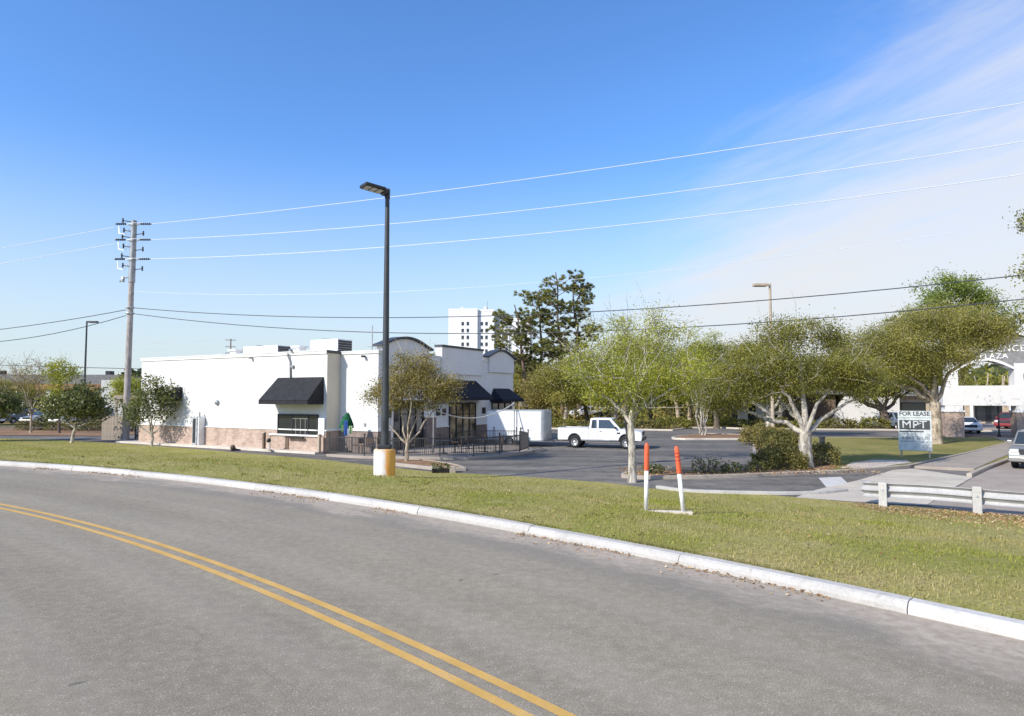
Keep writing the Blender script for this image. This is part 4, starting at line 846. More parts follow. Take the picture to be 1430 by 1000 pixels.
    for s in (-1, 1): MB().box(((spec['wheels'][0]+spec['wheels'][1])/2, s*(wd/2-.0), zb+.03), (spec['wheels'][1]-spec['wheels'][0]-.95, .05, .09)).build('side_sill', spec['trim'], root, bevel=.01)
    return root
WMT = wheel_mesh(.385, .25, 'chrome'); WMC = wheel_mesh(.32, .22, 'chrome')
TRUCK = dict(w=1.98, zb=.52, R=.385, wheels=(1.15, 4.62), xf=5.66, xr=0.0, hl=1.0, tl=.98, bump='black', trim='grey', handles=(2.95,), seams=(2.12, 2.72, 3.98), wm=WMT, mirror='black',
    top=[(0.0,.52),(-.02,.8),(0.0,1.26),(2.10,1.27),(2.16,1.27),(4.30,1.27),(4.9,1.22),(5.55,1.12),(5.68,1.02),(5.70,.75),(5.66,.52)],
    cab=(2.14,4.32,2.24,3.62,1.25,1.98), windows=((2.30,2.68,2.66,2.36),(2.80,4.02,3.52,2.80)))
trk = car('pickup_truck', (3.32, 45.25, LOT), math.atan2(-.30,.95), 'white extended cab pickup truck parked in front of the trailer', 'paint_white', TRUCK, 'pickup truck')
trk.scale = (.965,.965,.985)
bedc = MB(); bedc.b2(.12, 2.02, -.86, .86, 1.262, 1.275); bedc.build('bed_opening', 'frame_dark', trk)
bt = MB()
for s in (-1, 1): bt.b2(.0, 2.1, s*.94-.05, s*.94+.05, 1.25, 1.33)
bt.b2(-.02, .08, -.94, .94, 1.25, 1.33); bt.build('bed_rail', 'paint_white', trk, bevel=.02)
MB().box((4.15,-.995,1.02),(.22,.02,.1)).build('fender_badge', 'frame_dark', trk)
SEDAN = dict(w=1.80, zb=.30, R=.32, wheels=(.85, 3.60), xf=4.55, xr=0.0, hl=.70, tl=.82, bump='paint_white', trim='black', handles=(1.75,2.7), seams=(1.25,2.2,3.15), wm=WMC,
    top=[(0.02,.30),(-.03,.55),(0.02,.92),(.55,.98),(3.35,.97),(4.1,.86),(4.5,.70),(4.58,.5),(4.53,.30)],
    cab=(.45,3.50,1.05,2.55,.95,1.45), windows=((.85,1.6,1.58,1.15),(1.68,2.55,2.42,1.66),(2.62,3.2,2.5,2.48)))
SUV = dict(SEDAN, zb=.34, wm=wheel_mesh(.36,.24,'chrome'), R=.36, w=1.86, hl=.85, tl=1.05, wheels=(.9,3.65), xf=4.62,
    top=[(0.02,.34),(-.03,.6),(0.0,1.08),(3.35,1.08),(4.2,1.0),(4.55,.86),(4.64,.6),(4.6,.34)], cab=(.05,3.5,.35,2.75,1.06,1.72), windows=((.32,1.05,1.0,.5),(1.15,2.1,2.1,1.1),(2.2,3.15,2.62,2.2)))
def SP(base, paint): return dict(base, bump=paint)
car('silver_car', (27.05, 34.1, LOT), math.atan2(-.72,-.69)+PI*0, 'silver car at the right picture edge, facing the lawn beside the lane kerb', 'paint_silver', SP(SUV,'paint_silver'))
car('white_car', (43.0, 64.5, LOT), math.radians(-112), 'small white car parked under the plaza gateway', 'paint_white', SP(SEDAN,'paint_white'))
car('red_car', (53.2, 70.5, LOT), math.radians(-140), 'dark red car behind the plaza gateway beside its right pillar', 'paint_red', SP(SUV,'paint_red'))
car('dark_car', (39.6, 70.5, LOT), math.radians(-95), 'dark blue car mostly hidden behind the thick trunked oak near the plaza gateway', 'paint_blue', SP(SUV,'paint_blue'))
car('white_car', (12.0, 92.0, LOT+.5), math.radians(195), 'white car just visible above the pickup truck roof', 'paint_white', SP(SEDAN,'paint_white'), group='cars beyond the lot')
car('dark_car', (15.2, 92.5, LOT+.3), math.radians(190), 'dark car peeking out above the pickup truck windshield', 'paint_dark', SP(SEDAN,'paint_dark'), group='cars beyond the lot')
lc = [(-62.5,82,'paint_white','white car at the near left of the distant car park', SEDAN), (-59.5,83.5,'paint_blue','blue grey car second from the left in the distant car park', SUV), (-56.0,82.5,'paint_silver','silver car in the distant car park between two bare stems', SEDAN),
      (-53.0,83,'paint_white','white car at the right end of the near distant row', SEDAN), (-66.0,91,'paint_dark','dark car at the far left of the back row in the distant car park', SUV), (-60.5,93,'paint_dark','black car in the back row beyond the blue grey car', SUV), (-56.2,93.5,'paint_blue','blue car in the back row right of the black car', SUV), (-51.5,94,'paint_dark','dark car at the right end of the distant back row', SEDAN)]
for x, y, p, l, b in lc: car('parked_car', (x, y, LOT+.1), math.radians(255 + (x*7) % 20), l, p, SP(b, p), group='cars in the distant car park')
# enclosed trailer
tr = empty('cargo_trailer', (2.5, 45.5, LOT), math.atan2(-.30,.95), 'white enclosed cargo trailer with grey rounded nose behind the pickup truck', 'trailer')
n = 8; ol = [(-4.1,-1.0)] + [(-.35+.35*math.sin(PI/2*k/n), -1.0+.35-.35*math.cos(PI/2*k/n)) for k in range(n+1)] + [(-.35+.35*math.cos(PI/2*k/n), 1.0-.35+.35*math.sin(PI/2*k/n)) for k in range(n+1)] + [(-4.1,1.0)]
smooth_by_angle(MB().prism(ol, .42, 2.42).build('box', 'paint_white', tr, bevel=.025))
ins_ = [(x*1.0+.012 if x > -3 else x-.012, y*1.012) for x, y in ol]
MB().prism(ins_, 2.38, 2.45).build('roof_trim', 'grey_panel', tr); MB().prism(ins_, .38, .46).build('floor_trim', 'grey', tr)
nose = [(x+.012, y*1.006) for x, y in ol if x > -.33]
sh = MB(); sh.prism(nose + [(-.4, .98), (-.4, -.98)], .95, 2.34); sh.build('nose_panel', 'grey_panel', tr)
sh = MB(); sh.prism([(x+.014, y*1.01) for x, y in nose] + [(-.4,.98),(-.4,-.98)], .46, .95); sh.build('stone_guard', 'galv', tr)
MB().b2(-1.75,-.95,-1.012,-.995,.55,2.2).build('side_door', 'white_metal', tr); MB().b2(-1.7,-1.55,-1.03,-1.005,1.15,1.3).build('door_latch', 'grey', tr)
MB().b2(-3.05,-2.0,-1.06,-.85,.66,.8).build('fender', 'galv', tr, bevel=.03)
for s in (-1, 1):
    o = link('wheel', WMC[0], tr); o.location = (-2.5, s*.98, .32); link('rim', WMC[1], o)
m = MB(); m.tube([(-.2,-.6,.4),(.6,0,.42)], .05, 6); m.tube([(-.2,.6,.4),(.6,0,.42)], .05, 6); m.tube([(.35,0,.1),(.35,0,.95)], .04, 8); m.build('hitch', 'grey', tr)

# ------------------------------------------------------------------ FOR LEASE sign
sg = empty('for_lease_sign', (21.6, 35.95, LOT+.1), math.atan2(-.7,1.4), 'white FOR LEASE board on two short posts in the grass island', 'sign'); sg.scale = (.9,.9,.94)
for x in (-.72, .72): MB().b2(x-.05, x+.05, .02, .12, 0, 2.5).build('post', 'tan_wall', sg, bevel=.01)
brd = MB().b2(-.86, .86, -.025, .02, .40, 2.66).build('board', 'sign_white', sg, bevel=.008)
SM = lambda x, z: Matrix.Translation((x, -.028, z)) @ Matrix.Rotation(PI/2, 4, 'X')
text('lettering', 'FOR LEASE', .33, 'sign_dark', sg, SM(0, 2.49), .003, 1.0, 0.008)
MB().b2(-.82,.82,-.031,-.024,2.25,2.29).build('rule', 'sign_green', sg)
MB().b2(-.80,.78,-.031,-.024,1.60,2.13).build('name_block', 'sign_dark', sg)
text('lettering', 'MPT', .60, 'sign_white', sg, Matrix.Translation((-.02, -.033, 1.865)) @ Matrix.Rotation(PI/2, 4, 'X'), .003, 1.12, 0.0, 1.06)
MB().slab([(-.06,-.10),(.34,.09),(.33,.13),(-.06,-.045)], (0,-.036,1.865), (1,0,0), (0,0,1), (0,.004,0)).build('swoosh', 'sign_white', sg)
MB().b2(-.80,.46,-.031,-.024,1.45,1.52).build('rule', 'sign_dark', sg)
rs = random.Random(8); m = MB()
def scrawl(m, x0, x1, z, h, th):
    x = x0
    while x < x1:
        w = rs.uniform(.03,.07); k = rs.random()
        if k < .8: m.b2(x, x+th, -.031, -.024, z, z+h*rs.uniform(.6,1))
        if k > .3: m.b2(x+th, x+w, -.0305, -.0245, z+rs.choice((0,h*.5))*rs.uniform(.9,1), z+rs.choice((.12,.6))*h+.02)
        x += w+.03
scrawl(m, -.78, .15, 1.31, .1, .02); m.build('small_print', 'sign_grey', sg)['kind'] = 'stuff'
m = MB(); scrawl(m, -.76, .72, 1.03, .2, .045); m.build('faded_print', 'sign_grey', sg)['kind'] = 'stuff'
MB().b2(-.78,-.05,-.031,-.024,.91,.95).build('rule', 'sign_grey', sg)

# ------------------------------------------------------------------ plaza gateway
gO = Vector((36.15, 55.9)); ge = Vector((.93,-.36)).normalized()
pg = empty('plaza_gateway', (gO.x, gO.y, LOT), math.atan2(ge.y, ge.x), 'white shopping plaza gateway with brick footed pillars and grey name board', 'gateway')
for a, b in ((0,1.35),(4.95,6.9)):
    MB().b2(a,b,0,1.5,0,2.05).build('pillar_base', 'brick', pg); MB().b2(a-.08,b+.08,-.08,1.58,2.05,2.2).build('pillar_cap', 'frame_white', pg, bevel=.03); MB().b2(a+.04,b-.04,.04,1.46,2.2,2.6).build('pillar', 'stucco', pg)
MB().b2(-.1,7.0,0.02,1.48,2.6,4.25).build('beam', 'stucco', pg, bevel=.02)
MB().b2(.25,1.05,.1,1.4,4.25,6.2).build('upper_pillar', 'stucco', pg); MB().b2(4.95,6.9,.06,1.44,4.25,6.05).build('upper_pillar', 'stucco', pg)
n = 14; arc = [(1.05+3.9*i/n, 5.55+.75*math.sin(PI*i/n)) for i in range(n+1)]
MB().slab([(.25,6.1)] + [(1.05,6.1)] + arc + [(6.9,5.8),(6.9,8.0),(.25,8.0)], (0,.12,0), (1,0,0), (0,0,1), (0,1.2,0)).build('name_board', 'board_grey', pg)
tr_ = MB(); tr_.slab(arc + [(x, z+.2) for x, z in arc[::-1]], (0,.02,0), (1,0,0), (0,0,1), (0,1.4,0)); tr_.build('arch_trim', 'frame_white', pg)
cr = [(.1+7*i/n, 7.95+.55*math.sin(PI*i/n)) for i in range(n+1)]
MB().slab(cr + [(x, z+.22) for x, z in cr[::-1]], (0,-.05,0), (1,0,0), (0,0,1), (0,1.5,0)).build('crest_trim', 'frame_white', pg); MB().slab(cr + [(7.1,7.9),(.1,7.9)], (0,.14,0), (1,0,0), (0,0,1), (0,1.1,0)).build('crest', 'board_grey', pg)
GM = lambda x, z: Matrix.Translation((x, .10, z)) @ Matrix.Rotation(PI/2, 4, 'X')
text('lettering', 'PROVIDENCE', .74, 'frame_white', pg, GM(3.4, 7.25), .02, 1.0, .008, 1.08); text('lettering', 'PLAZA', .62, 'frame_white', pg, GM(3.6, 6.66), .02, 1.0, .008, 1.1)
MB().b2(5.55,5.75,-.12,.06,4.75,5.2).build('lantern', 'black', pg, bevel=.02)
t = empty('lantern_post', (40.1, 55.2, LOT), 0, 'dark slim post standing in the plaza gateway opening', 'post'); MB().tube([(0,0,0),(0,0,2.6)], .06, 8).build('shaft', 'black', t); MB().b2(-.12,.12,-.12,.12,2.6,2.75).build('cap', 'black', t); MB().lathe((0,0,0), [(.14,0),(.12,.25),(.07,.3)], 10).build('foot', 'black', t)
flat_sheet('plaza_paving', [(40.5,64.5),(64,63.9),(80,90),(36,92)], LOT+.07, 'lane')
flat_sheet('mulch_strip', [(33.5,57.2),(44.2,53.0),(44.8,54.5),(34.1,58.8)], LOT+.05, 'mulch')
pb = empty('plaza_shops', (56, 82, LOT), math.radians(-20), 'low tan shop row behind the plaza gateway', 'building'); MB().b2(-12,12,0,9,0,3.4).build('wall', 'tan_wall', pb); MB().b2(-12.6,12.6,-1.2,9.5,3.4,4.3).build('roof', 'shingle_grey', pb)
for x in range(-10, 11, 4): MB().b2(x-1.4,x+1.4,-.04,.02,.3,2.6).build('shop_window', 'glass', pb)
for x in range(-12, 13, 4): MB().b2(x-.15,x+.15,-1.1,-.8,0,3.4).build('porch_post', 'frame_white', pb)
lb = empty('brown_office', (34.5, 78, LOT), math.radians(-12), 'low brown building with a slanted white gable end behind the oaks', 'building')
MB().b2(-7.5,3.0,0,8,0,3.6).build('wall', 'brown_wall', lb); MB().slab([(2.2,0),(9.6,0),(9.6,3.6),(4.0,3.6)], (0,-.4,0), (1,0,0), (0,0,1), (0,8.6,0)).build('gable_wall', 'stucco', lb); MB().b2(-8,9.9,-.7,8.6,3.6,4.1).build('roof', 'shingle_grey', lb)
for x in (-6.2,-3.4,-.6): MB().b2(x-.9,x+.9,-.05,.02,.9,2.6).build('window', 'glass', lb)
wp = empty('white_portico', (27.6, 77.5, LOT), math.radians(-8), 'white columned portico glimpsed left of the pale trunked oak', 'portico')
MB().b2(-1.4,-.35,-.3,.3,0,3.1).build('column', 'stucco', wp); MB().b2(.55,2.6,-.3,.3,0,3.1).build('column', 'stucco', wp); MB().b2(-1.6,2.8,-.5,4,3.1,3.5).build('roof', 'shingle_grey', wp); MB().b2(-.34,.54,.1,.2,0,3.1).build('door', 'frame_dark', wp)

# ------------------------------------------------------------------ tower and far buildings
tw = empty('hospital_tower', (-30.5, 320, LOT), math.radians(-8), 'white eleven storey tower with paired small windows behind the pines', 'tower')
H_ = 44.6
MB().b2(0,14.2,-.5,12,0,H_).build('wall', 'tower_white', tw); MB().b2(14.25,22.0,1.0,12.5,0,H_-.6).build('wall', 'tower_white', tw); MB().b2(22.05,30.3,3.4,13,0,H_-2.6).build('wing_wall', 'grey_panel', tw); MB().b2(30.35,39.0,2.0,13,0,H_-4).build('wall', 'tower_white', tw)
MB().b2(-.1,14.3,-.6,.2,H_,H_+.7).build('parapet', 'frame_white', tw); MB().b2(14.3,22.1,.9,1.6,H_-.6,H_+.3).build('parapet', 'frame_white', tw)
WM2 = MB().b2(-.6,.6,-.06,.06,-.85,.85).mesh('window', 'glass'); FR = MB(); FR.b2(-.7,.7,-.1,.0,-.99,-.85); FRM = FR.mesh('sill', 'frame_white')
for k in range(11):
    z = H_-6.6-k*3.3
    if z < 1: break
    for x, y in ((7.0,-.5),(9.5,-.5),(16.0,1.0),(18.3,1.0),(33,2.0),(35.5,2.0)):
        o = link('window', WM2, tw); o.location = (x, y-.03, z); s_ = link('sill', FRM, o)
    for x in (23.4,25.2,27.0,28.8):
        MB().b2(x-.2,x+.2,3.1,3.4,z-1.6,z+1.5).build('pier', 'tower_white', tw)
    MB().b2(22.1,30.2,2.9,3.38,z-1.55,z-1.2).build('balcony_slab', 'grey', tw)
for x, lab in ((5, 'm'), (16.5, 'n')): MB().b2(x,x+1.2,4,6,H_,H_+2.0).build('roof_housing', 'tower_white', tw)
MB().tube([(18,5,H_),(18,5,H_+5)], .12, 5).build('mast', 'grey', tw)
fb = empty('far_store', (-56.6, 92, LOT), math.radians(12), 'white and tan distant store block with a small canopy, left of the restaurant', 'building')
MB().b2(0,4.6,0,8,0,5.6).build('wall', 'stucco', fb); MB().b2(4.62,7.0,.6,8,0,5.5).build('wall', 'tan_wall', fb); MB().b2(7.02,13.5,0,8,0,5.6).build('wall', 'stucco', fb); MB().b2(13.52,22,.3,8,0,6.2).build('wall', 'terracotta', fb); MB().b2(2.4,10,-2.4,-.02,3.0,3.5).build('canopy', 'tan_wall', fb); MB().b2(5.2,6.6,.5,.62,.1,2.5).build('door', 'glass', fb)
for x in (2.6, 6.0, 9.7): MB().b2(x,x+.25,-2.3,-2.05,0,3.0).build('canopy_post', 'tan_wall', fb)
for k in range(3): MB().b2(8.2+k*1.7,9.4+k*1.7,-.05,.02,.8,2.4).build('window', 'glass', fb)
fb = empty('far_hall', (-118, 150, LOT), math.radians(4), 'long low far building with a grey roof at the left picture edge', 'building'); MB().b2(-40,28,0,14,0,4.6).build('wall', 'tan_wall', fb); MB().b2(-41,29,-1,15,4.6,8.2).build('roof', 'shingle_grey', fb)
for x in range(-38, 27, 5): MB().b2(x,x+2,-.05,.02,.9,3.2).build('window', 'glass', fb)
for k, x in enumerate(range(-36, 26, 12)): MB().b2(x,x+1,3,5,8.2,9.2).build('roof_vent', 'frame_dark', fb)
fb = empty('far_shop', (-76, 112, LOT), math.radians(8), 'tan far shop front with white columns behind the parked cars', 'building'); MB().b2(-14,16,0,10,0,4.4).build('wall', 'tan_wall', fb); MB().b2(-15,17,-2,11,4.4,5.4).build('roof', 'terracotta', fb)
for x in range(-13, 16, 4): MB().b2(x,x+.6,-1.8,-1.2,0,4.4).build('column', 'frame_white', fb); MB().b2(x+1,x+3.2,-.05,.02,.3,3).build('window', 'glass', fb)
# wood enclosure by the pole
fw = empty('wood_fence', (-31.9, 52.2, LOT), math.atan2(-.55,2.2), 'weathered grey board fence beside the utility pole', 'fence'); rf = random.Random(3)
BD = [MB().b2(-.066,.066,-.012,.012,0,h).mesh('board', 'wood_fence') for h in (1.78,1.84,1.9)]
for k in range(17):
    o = link('board', BD[rf.randrange(3)], fw); o.location = (.02+k*.145, rf.uniform(-.006,.006), 0); o.rotation_euler.y = rf.uniform(-.012,.012)
for z in (.4,1.4): MB().b2(-.05,2.45,.02,.06,z-.05,z+.05).build('rail', 'wood_fence', fw)
fw2 = empty('wood_gate', (-28.9, 50.9, LOT), math.atan2(.3,2.0), 'dark board gate between the utility pole and the restaurant end wall', 'gate')
for k in range(12):
    o = link('board', BD[rf.randrange(3)], fw2); o.location = (.35+k*.145, rf.uniform(-.006,.006), .08); o.rotation_euler.y = rf.uniform(-.012,.012)
for z in (.4,1.4): MB().b2(.3,2.05,-.06,-.02,z-.05,z+.05).build('rail', 'frame_dark', fw2)
MB().b2(.26,.34,-.05,.05,0,1.95).build('post', 'frame_dark', fw2)
# tall lamps, small things
for x, y, h, s, lab, mt in ((-36.6+(-14.6), 80, 12.4, 1, 'distant dark lamp post rising above the left trees', 'pole_dark'), (20.25, 52, 12.2, -1, 'tan lamp post with flat head rising above the oaks', 'tan_wall')):
    t = empty('lamp_post', (x, y, LOT), 0, lab, 'street lamp'); smooth_by_angle(MB().tube([(0,0,0),(0,0,h)], [.14,.09], 12).build('pole', mt, t)); MB().box((s*.75,0,h-.1),(1.1,.5,.2)).build('lamp_head', mt, t, bevel=.03); MB().tube([(0,0,h-.1),(s*.3,0,h-.1)], .06, 6).build('bracket', mt, t); MB().box((s*.75,0,h-.21),(.8,.36,.03)).build('lens', 'lens', t)
t = empty('signal_box', (17.05, 36.9, LOT+.1), .2, 'slim dark green utility box at the grass island corner by the hedge', 'utility box'); MB().b2(-.12,.12,-.1,.1,0,1.0).build('box_body', 'coping', t, bevel=.02); MB().b2(-.15,.15,-.13,.13,1.0,1.06).build('box_lid', 'coping', t, bevel=.02)

# ------------------------------------------------------------------ trees
def bez(p0, p1, p2, n): return [p0*(1-t)**2 + p1*2*t*(1-t) + p2*t*t for t in np.linspace(0, 1, n)]
def tree(name, label, base, blobs, fork, r0, seed, leaf, lmat, bmat, per_tip=60, sig=.32, nl=5, bare=0, group=None, cat='tree', stems=1, aspect=.55, rise=.25, trunk_pts=None, shell=.38, twig_r=.012, flare=1.35, limb=.58, steep=0):
    """blobs: crown ellipsoids (x, y, z, rx, ry, rz, tips) relative to the base; fork: where the trunk divides."""
    rs = np.random.RandomState(seed); root = empty(name, base, 0, label, cat, group); mb = MB()
    T = []
    for (x, y, z, rx, ry, rz, k) in blobs:
        d = rs.normal(size=(k, 3)); d /= np.linalg.norm(d, axis=1)[:, None]; q = (shell + (1-shell)*rs.uniform(0, 1, k)**.6)*rs.uniform(.75, 1.0, k)
        ph = rs.uniform(0, 6.28, 4); q = q*(1 + .20*np.sin(d[:, 0]*4.2+ph[0])*np.sin(d[:, 2]*3.7+ph[1]) + .14*np.sin(d[:, 1]*6+ph[2]+d[:, 0]*5))
        q = np.where(rs.rand(k) < .12, q*rs.uniform(1.1, 1.32, k), q); T.append(np.array([x, y, z]) + d*q[:, None]*np.array([rx, ry, rz]))
    T = np.concatenate(T); fork = np.array(fork, float)
    nodes = []; nrad = []
    forks = [fork]
    if stems == 1:
        tp = [np.array(p, float) for p in (trunk_pts or [(0,0,-.15), tuple(fork*.33 + rs.normal(size=3)*np.array([.03,.03,0])), tuple(fork*.7 + rs.normal(size=3)*np.array([.04,.04,0]))])] + [fork]
        rad = [r0*flare] + [r0*(1.04-.26*i/(len(tp)-1)) for i in range(1, len(tp))]
        tp2 = []; rd2 = []
        for i in range(len(tp)-1):
            for t in np.linspace(0, 1, 4, endpoint=False): tp2.append(tp[i]*(1-t)+tp[i+1]*t); rd2.append(rad[i]*(1-t)+rad[i+1]*t if i else rad[0]*(1-t)**2 + rad[1]*(1-(1-t)**2))
        tp2.append(fork); rd2.append(rad[-1]); mb.tube(tp2, [r*rs.uniform(.95,1.05) for r in rd2], 10)
    # limbs to spread-out tips
    ctr = T.mean(0); idx = [int(np.argmax(np.linalg.norm(T-ctr, axis=1)))]
    while len(idx) < min(nl, len(T)): idx.append(int(np.argmax(np.min(np.linalg.norm(T[:, None]-T[idx][None], axis=2), axis=1))))
    for i in idx:
        b = fork if stems == 1 else np.array([rs.uniform(-.22,.22), rs.uniform(-.22,.22), -.1]); e = b + (T[i]-b)*.8
        mid = b*.5 + e*.5 + np.array([0, 0, rise*np.linalg.norm(e-b)*.6]) + rs.normal(size=3)*.06*np.linalg.norm(e-b)
        if steep: mid = b + (e-b)*np.array([.32,.32,.32+steep]) + rs.normal(size=3)*.04*np.linalg.norm(e-b)
        if stems > 1: mid = b*.5 + e*.5 + np.array([-(e-b)[0]*.22, -(e-b)[1]*.22, .05])
        P = bez(b, mid, e, 9); wob = rs.normal(size=(9, 3))*.03*np.linalg.norm(e-b)/2; wob[0] = 0; P = [p+w for p, w in zip(P, wob)]
        R0 = r0*(limb if stems == 1 else .9)*rs.uniform(.8, 1.1); rr = [R0*(1-.8*k/8) for k in range(9)]; mb.tube(P, rr, 7)
        nodes += P[2:]; nrad += rr[2:]
    N = np.array(nodes); NR = np.array(nrad); dF = np.linalg.norm(N-fork, axis=1); C = []
    order = np.argsort(np.linalg.norm(T-fork, axis=1))
    for i in order:
        p = T[i]; d = np.linalg.norm(N-p, axis=1); c = d + .35*np.maximum(0, dF - np.linalg.norm(p-fork)*.9)*2; j = int(np.argmin(c)); a = N[j]; L = d[j]
        if L < .05: continue
        mid = (a+p)/2 + np.array([0, 0, .12*L]) + rs.normal(size=3)*.10*L; P = bez(a, mid, p, 6); ra = max(twig_r*1.3, min(NR[j]*.6, .03*L+.01)); mb.tube(P, list(np.linspace(ra, twig_r, 6)), 4, False)
        N = np.vstack([N, P[2:5]]); NR = np.r_[NR, np.linspace(ra, twig_r, 6)[2:5]]; dF = np.r_[dF, np.linalg.norm(np.array(P[2:5])-fork, axis=1)]
        for q, w in ((P[5], 1.0), (P[4], .55), (P[3], .35)):
            k = int(per_tip*w*rs.choice([.15,.5,.9,1.3,1.9])); C.append(q + rs.normal(size=(k, 3))*sig*rs.uniform(.7,1.2)*np.array([1.1,1.1,.7]))
        for _ in range(bare if rs.rand() < .8 else 0):
            e = p + rs.normal(size=3)*np.array([.5,.5,.5])*1.0 + (p-fork)/np.linalg.norm(p-fork)*.3; mb.tube([P[3], (P[3]+e)/2+rs.normal(size=3)*.06, e], [twig_r*.8, twig_r*.6, twig_r*.35], 3, False)
    smooth_by_angle(mb.build('trunk', bmat, root), 60)
    if per_tip: leaves('crown', np.concatenate(C), leaf, lmat, root, rs, aspect)
    return root
Z = LOT
tree('small_tree', 'small tan leaved twin stemmed tree beside the lamp post', (-5.35,34.0,Z+.02), [(.6,0,3.8,1.9,1.6,1.2,62),(.5,0,4.9,1.4,1.2,.7,24),(-1.1,0,3.2,1.1,.9,.7,16),(1.8,0,3.7,1.1,1.0,.8,18)], (.05,0,.95), .10, 11, .085, 'leaf_tan', 'bark_tan', 115, .28, 5, bare=4, rise=.05)
tree('spring_tree', 'light green spring tree with pale leaning trunk on the near island tip', (4.75,26.6,Z), [(.1,0,4.0,2.0,1.6,1.2,62),(1.9,.3,4.6,1.7,1.3,1.2,44),(-1.5,0,4.5,1.2,1.1,1.1,32),(.6,.2,6.0,2.0,1.4,.9,30)], (-.05,0,2.3), .17, 12, .075, 'leaf_spring', 'bark_pale', 92, .28, 6, bare=3, steep=.25)
tree('bare_top_tree', 'taller sparse tree with bare twigs showing above the spring green tree', (5.95,33.4,Z), [(-.6,0,6.3,2.0,1.4,1.4,40),(-2.6,0,5.6,1.0,.9,1.3,20),(1.6,0,5.6,1.7,1.2,1.0,30)], (-.3,0,2.9), .13, 13, .08, 'leaf_spring', 'bark_brown', 34, .28, 6, bare=4, rise=.3, twig_r=.011)
tree('crape_myrtle', 'bare multi stemmed crape myrtle on the small island in the lot', (16.0,56.6,Z+.1), [(0,0,5.6,2.2,1.8,1.4,60),(.6,0,7.6,1.7,1.4,1.1,30)], (0,0,1.2), .062, 14, .12, 'leaf_spring', 'bark_pale', 64, .34, 14, bare=2, stems=14)
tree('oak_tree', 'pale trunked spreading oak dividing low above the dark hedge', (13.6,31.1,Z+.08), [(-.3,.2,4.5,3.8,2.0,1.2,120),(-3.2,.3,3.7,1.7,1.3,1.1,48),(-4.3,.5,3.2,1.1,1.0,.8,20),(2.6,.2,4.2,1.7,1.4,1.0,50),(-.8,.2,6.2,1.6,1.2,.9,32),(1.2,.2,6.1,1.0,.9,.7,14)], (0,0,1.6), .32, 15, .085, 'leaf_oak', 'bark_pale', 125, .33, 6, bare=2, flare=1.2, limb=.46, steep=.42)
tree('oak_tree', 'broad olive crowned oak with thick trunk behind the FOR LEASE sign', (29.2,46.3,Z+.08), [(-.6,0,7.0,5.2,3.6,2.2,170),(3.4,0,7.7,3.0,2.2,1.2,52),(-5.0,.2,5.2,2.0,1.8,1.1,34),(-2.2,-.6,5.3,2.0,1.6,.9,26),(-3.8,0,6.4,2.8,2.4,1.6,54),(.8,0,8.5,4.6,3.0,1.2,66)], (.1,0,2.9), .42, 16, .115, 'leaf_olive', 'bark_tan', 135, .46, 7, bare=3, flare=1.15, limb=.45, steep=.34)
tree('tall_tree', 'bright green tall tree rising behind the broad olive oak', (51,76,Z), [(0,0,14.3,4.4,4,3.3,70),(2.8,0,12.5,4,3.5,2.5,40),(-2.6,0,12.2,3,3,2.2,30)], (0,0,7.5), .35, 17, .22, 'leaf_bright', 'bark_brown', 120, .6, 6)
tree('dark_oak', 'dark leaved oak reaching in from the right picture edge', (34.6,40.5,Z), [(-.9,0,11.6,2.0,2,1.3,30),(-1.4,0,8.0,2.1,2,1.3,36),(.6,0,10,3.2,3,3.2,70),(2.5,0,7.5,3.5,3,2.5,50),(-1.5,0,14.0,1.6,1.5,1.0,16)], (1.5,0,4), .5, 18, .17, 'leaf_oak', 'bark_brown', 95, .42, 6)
tree('live_oak', 'dark spreading oak with leaning black trunk in front of the white gable', (38.6,68.6,Z+.05), [(-1,0,4.8,5.5,3.2,1.9,100),(-4,0,5.6,3,2.6,1.8,50),(2.5,0,5.6,3,2.6,1.8,50)], (-.6,0,1.9), .45, 19, .22, 'leaf_oak', 'bark_brown', 85, .5, 6, rise=0)
tree('oak_tree', 'twin trunked oak standing behind the dark hedge', (21.6,56.2,Z+.05), [(0,0,4.8,4.0,2.6,1.8,90),(-2,0,6.3,2.6,2,1.5,46),(2.4,0,5.6,2.4,2,1.5,40)], (0,0,1.7), .34, 20, .14, 'leaf_oak', 'bark_pale', 130, .42, 5, rise=.0)
tree('oak_tree', 'low oak between the crape myrtle and the twin trunked oak', (21.2,69.5,Z+.05), [(0,0,4.6,3.6,2.6,1.9,60),(-1.8,0,6.6,2.6,2,1.7,36)], (0,0,1.8), .3, 21, .22, 'leaf_oak', 'bark_brown', 80, .5, 5, rise=.0)
# left side
tree('magnolia_tree', 'round dark green broadleaf tree left of the wood fence', (-31.9,48.6,Z), [(.65,0,2.55,2.15,1.8,1.15,60),(-.5,0,2.3,1.5,1.3,.8,26),(.7,0,3.6,1.5,1.3,.9,26)], (.25,0,1.1), .12, 22, .21, 'leaf_dark', 'bark_pale', 42, .3, 5, aspect=.5, rise=.05)
tree('young_magnolia', 'sparse grey green young tree in front of the restaurant end wall', (-24.75,46.1,Z+.02), [(.1,0,2.9,1.6,1.3,1.25,46),(-1.1,0,2.3,1.1,1,.9,20),(1.0,0,3.3,1.0,.9,.9,18),(.0,0,4.0,1.1,1,.7,14)], (0,0,.7), .10, 23, .19, 'leaf_dark', 'bark_pale', 26, .28, 6, aspect=.45, rise=.02)
tree('magnolia_tree', 'dark broadleaf tree cut by the left picture edge', (-38.6,49.2,Z), [(0,0,2.9,2.2,1.8,1.4,60),(-1.2,0,1.5,1.6,1.4,1.0,30)], (0,0,1.0), .14, 24, .22, 'leaf_dark', 'bark_brown', 42, .32, 5, aspect=.5)
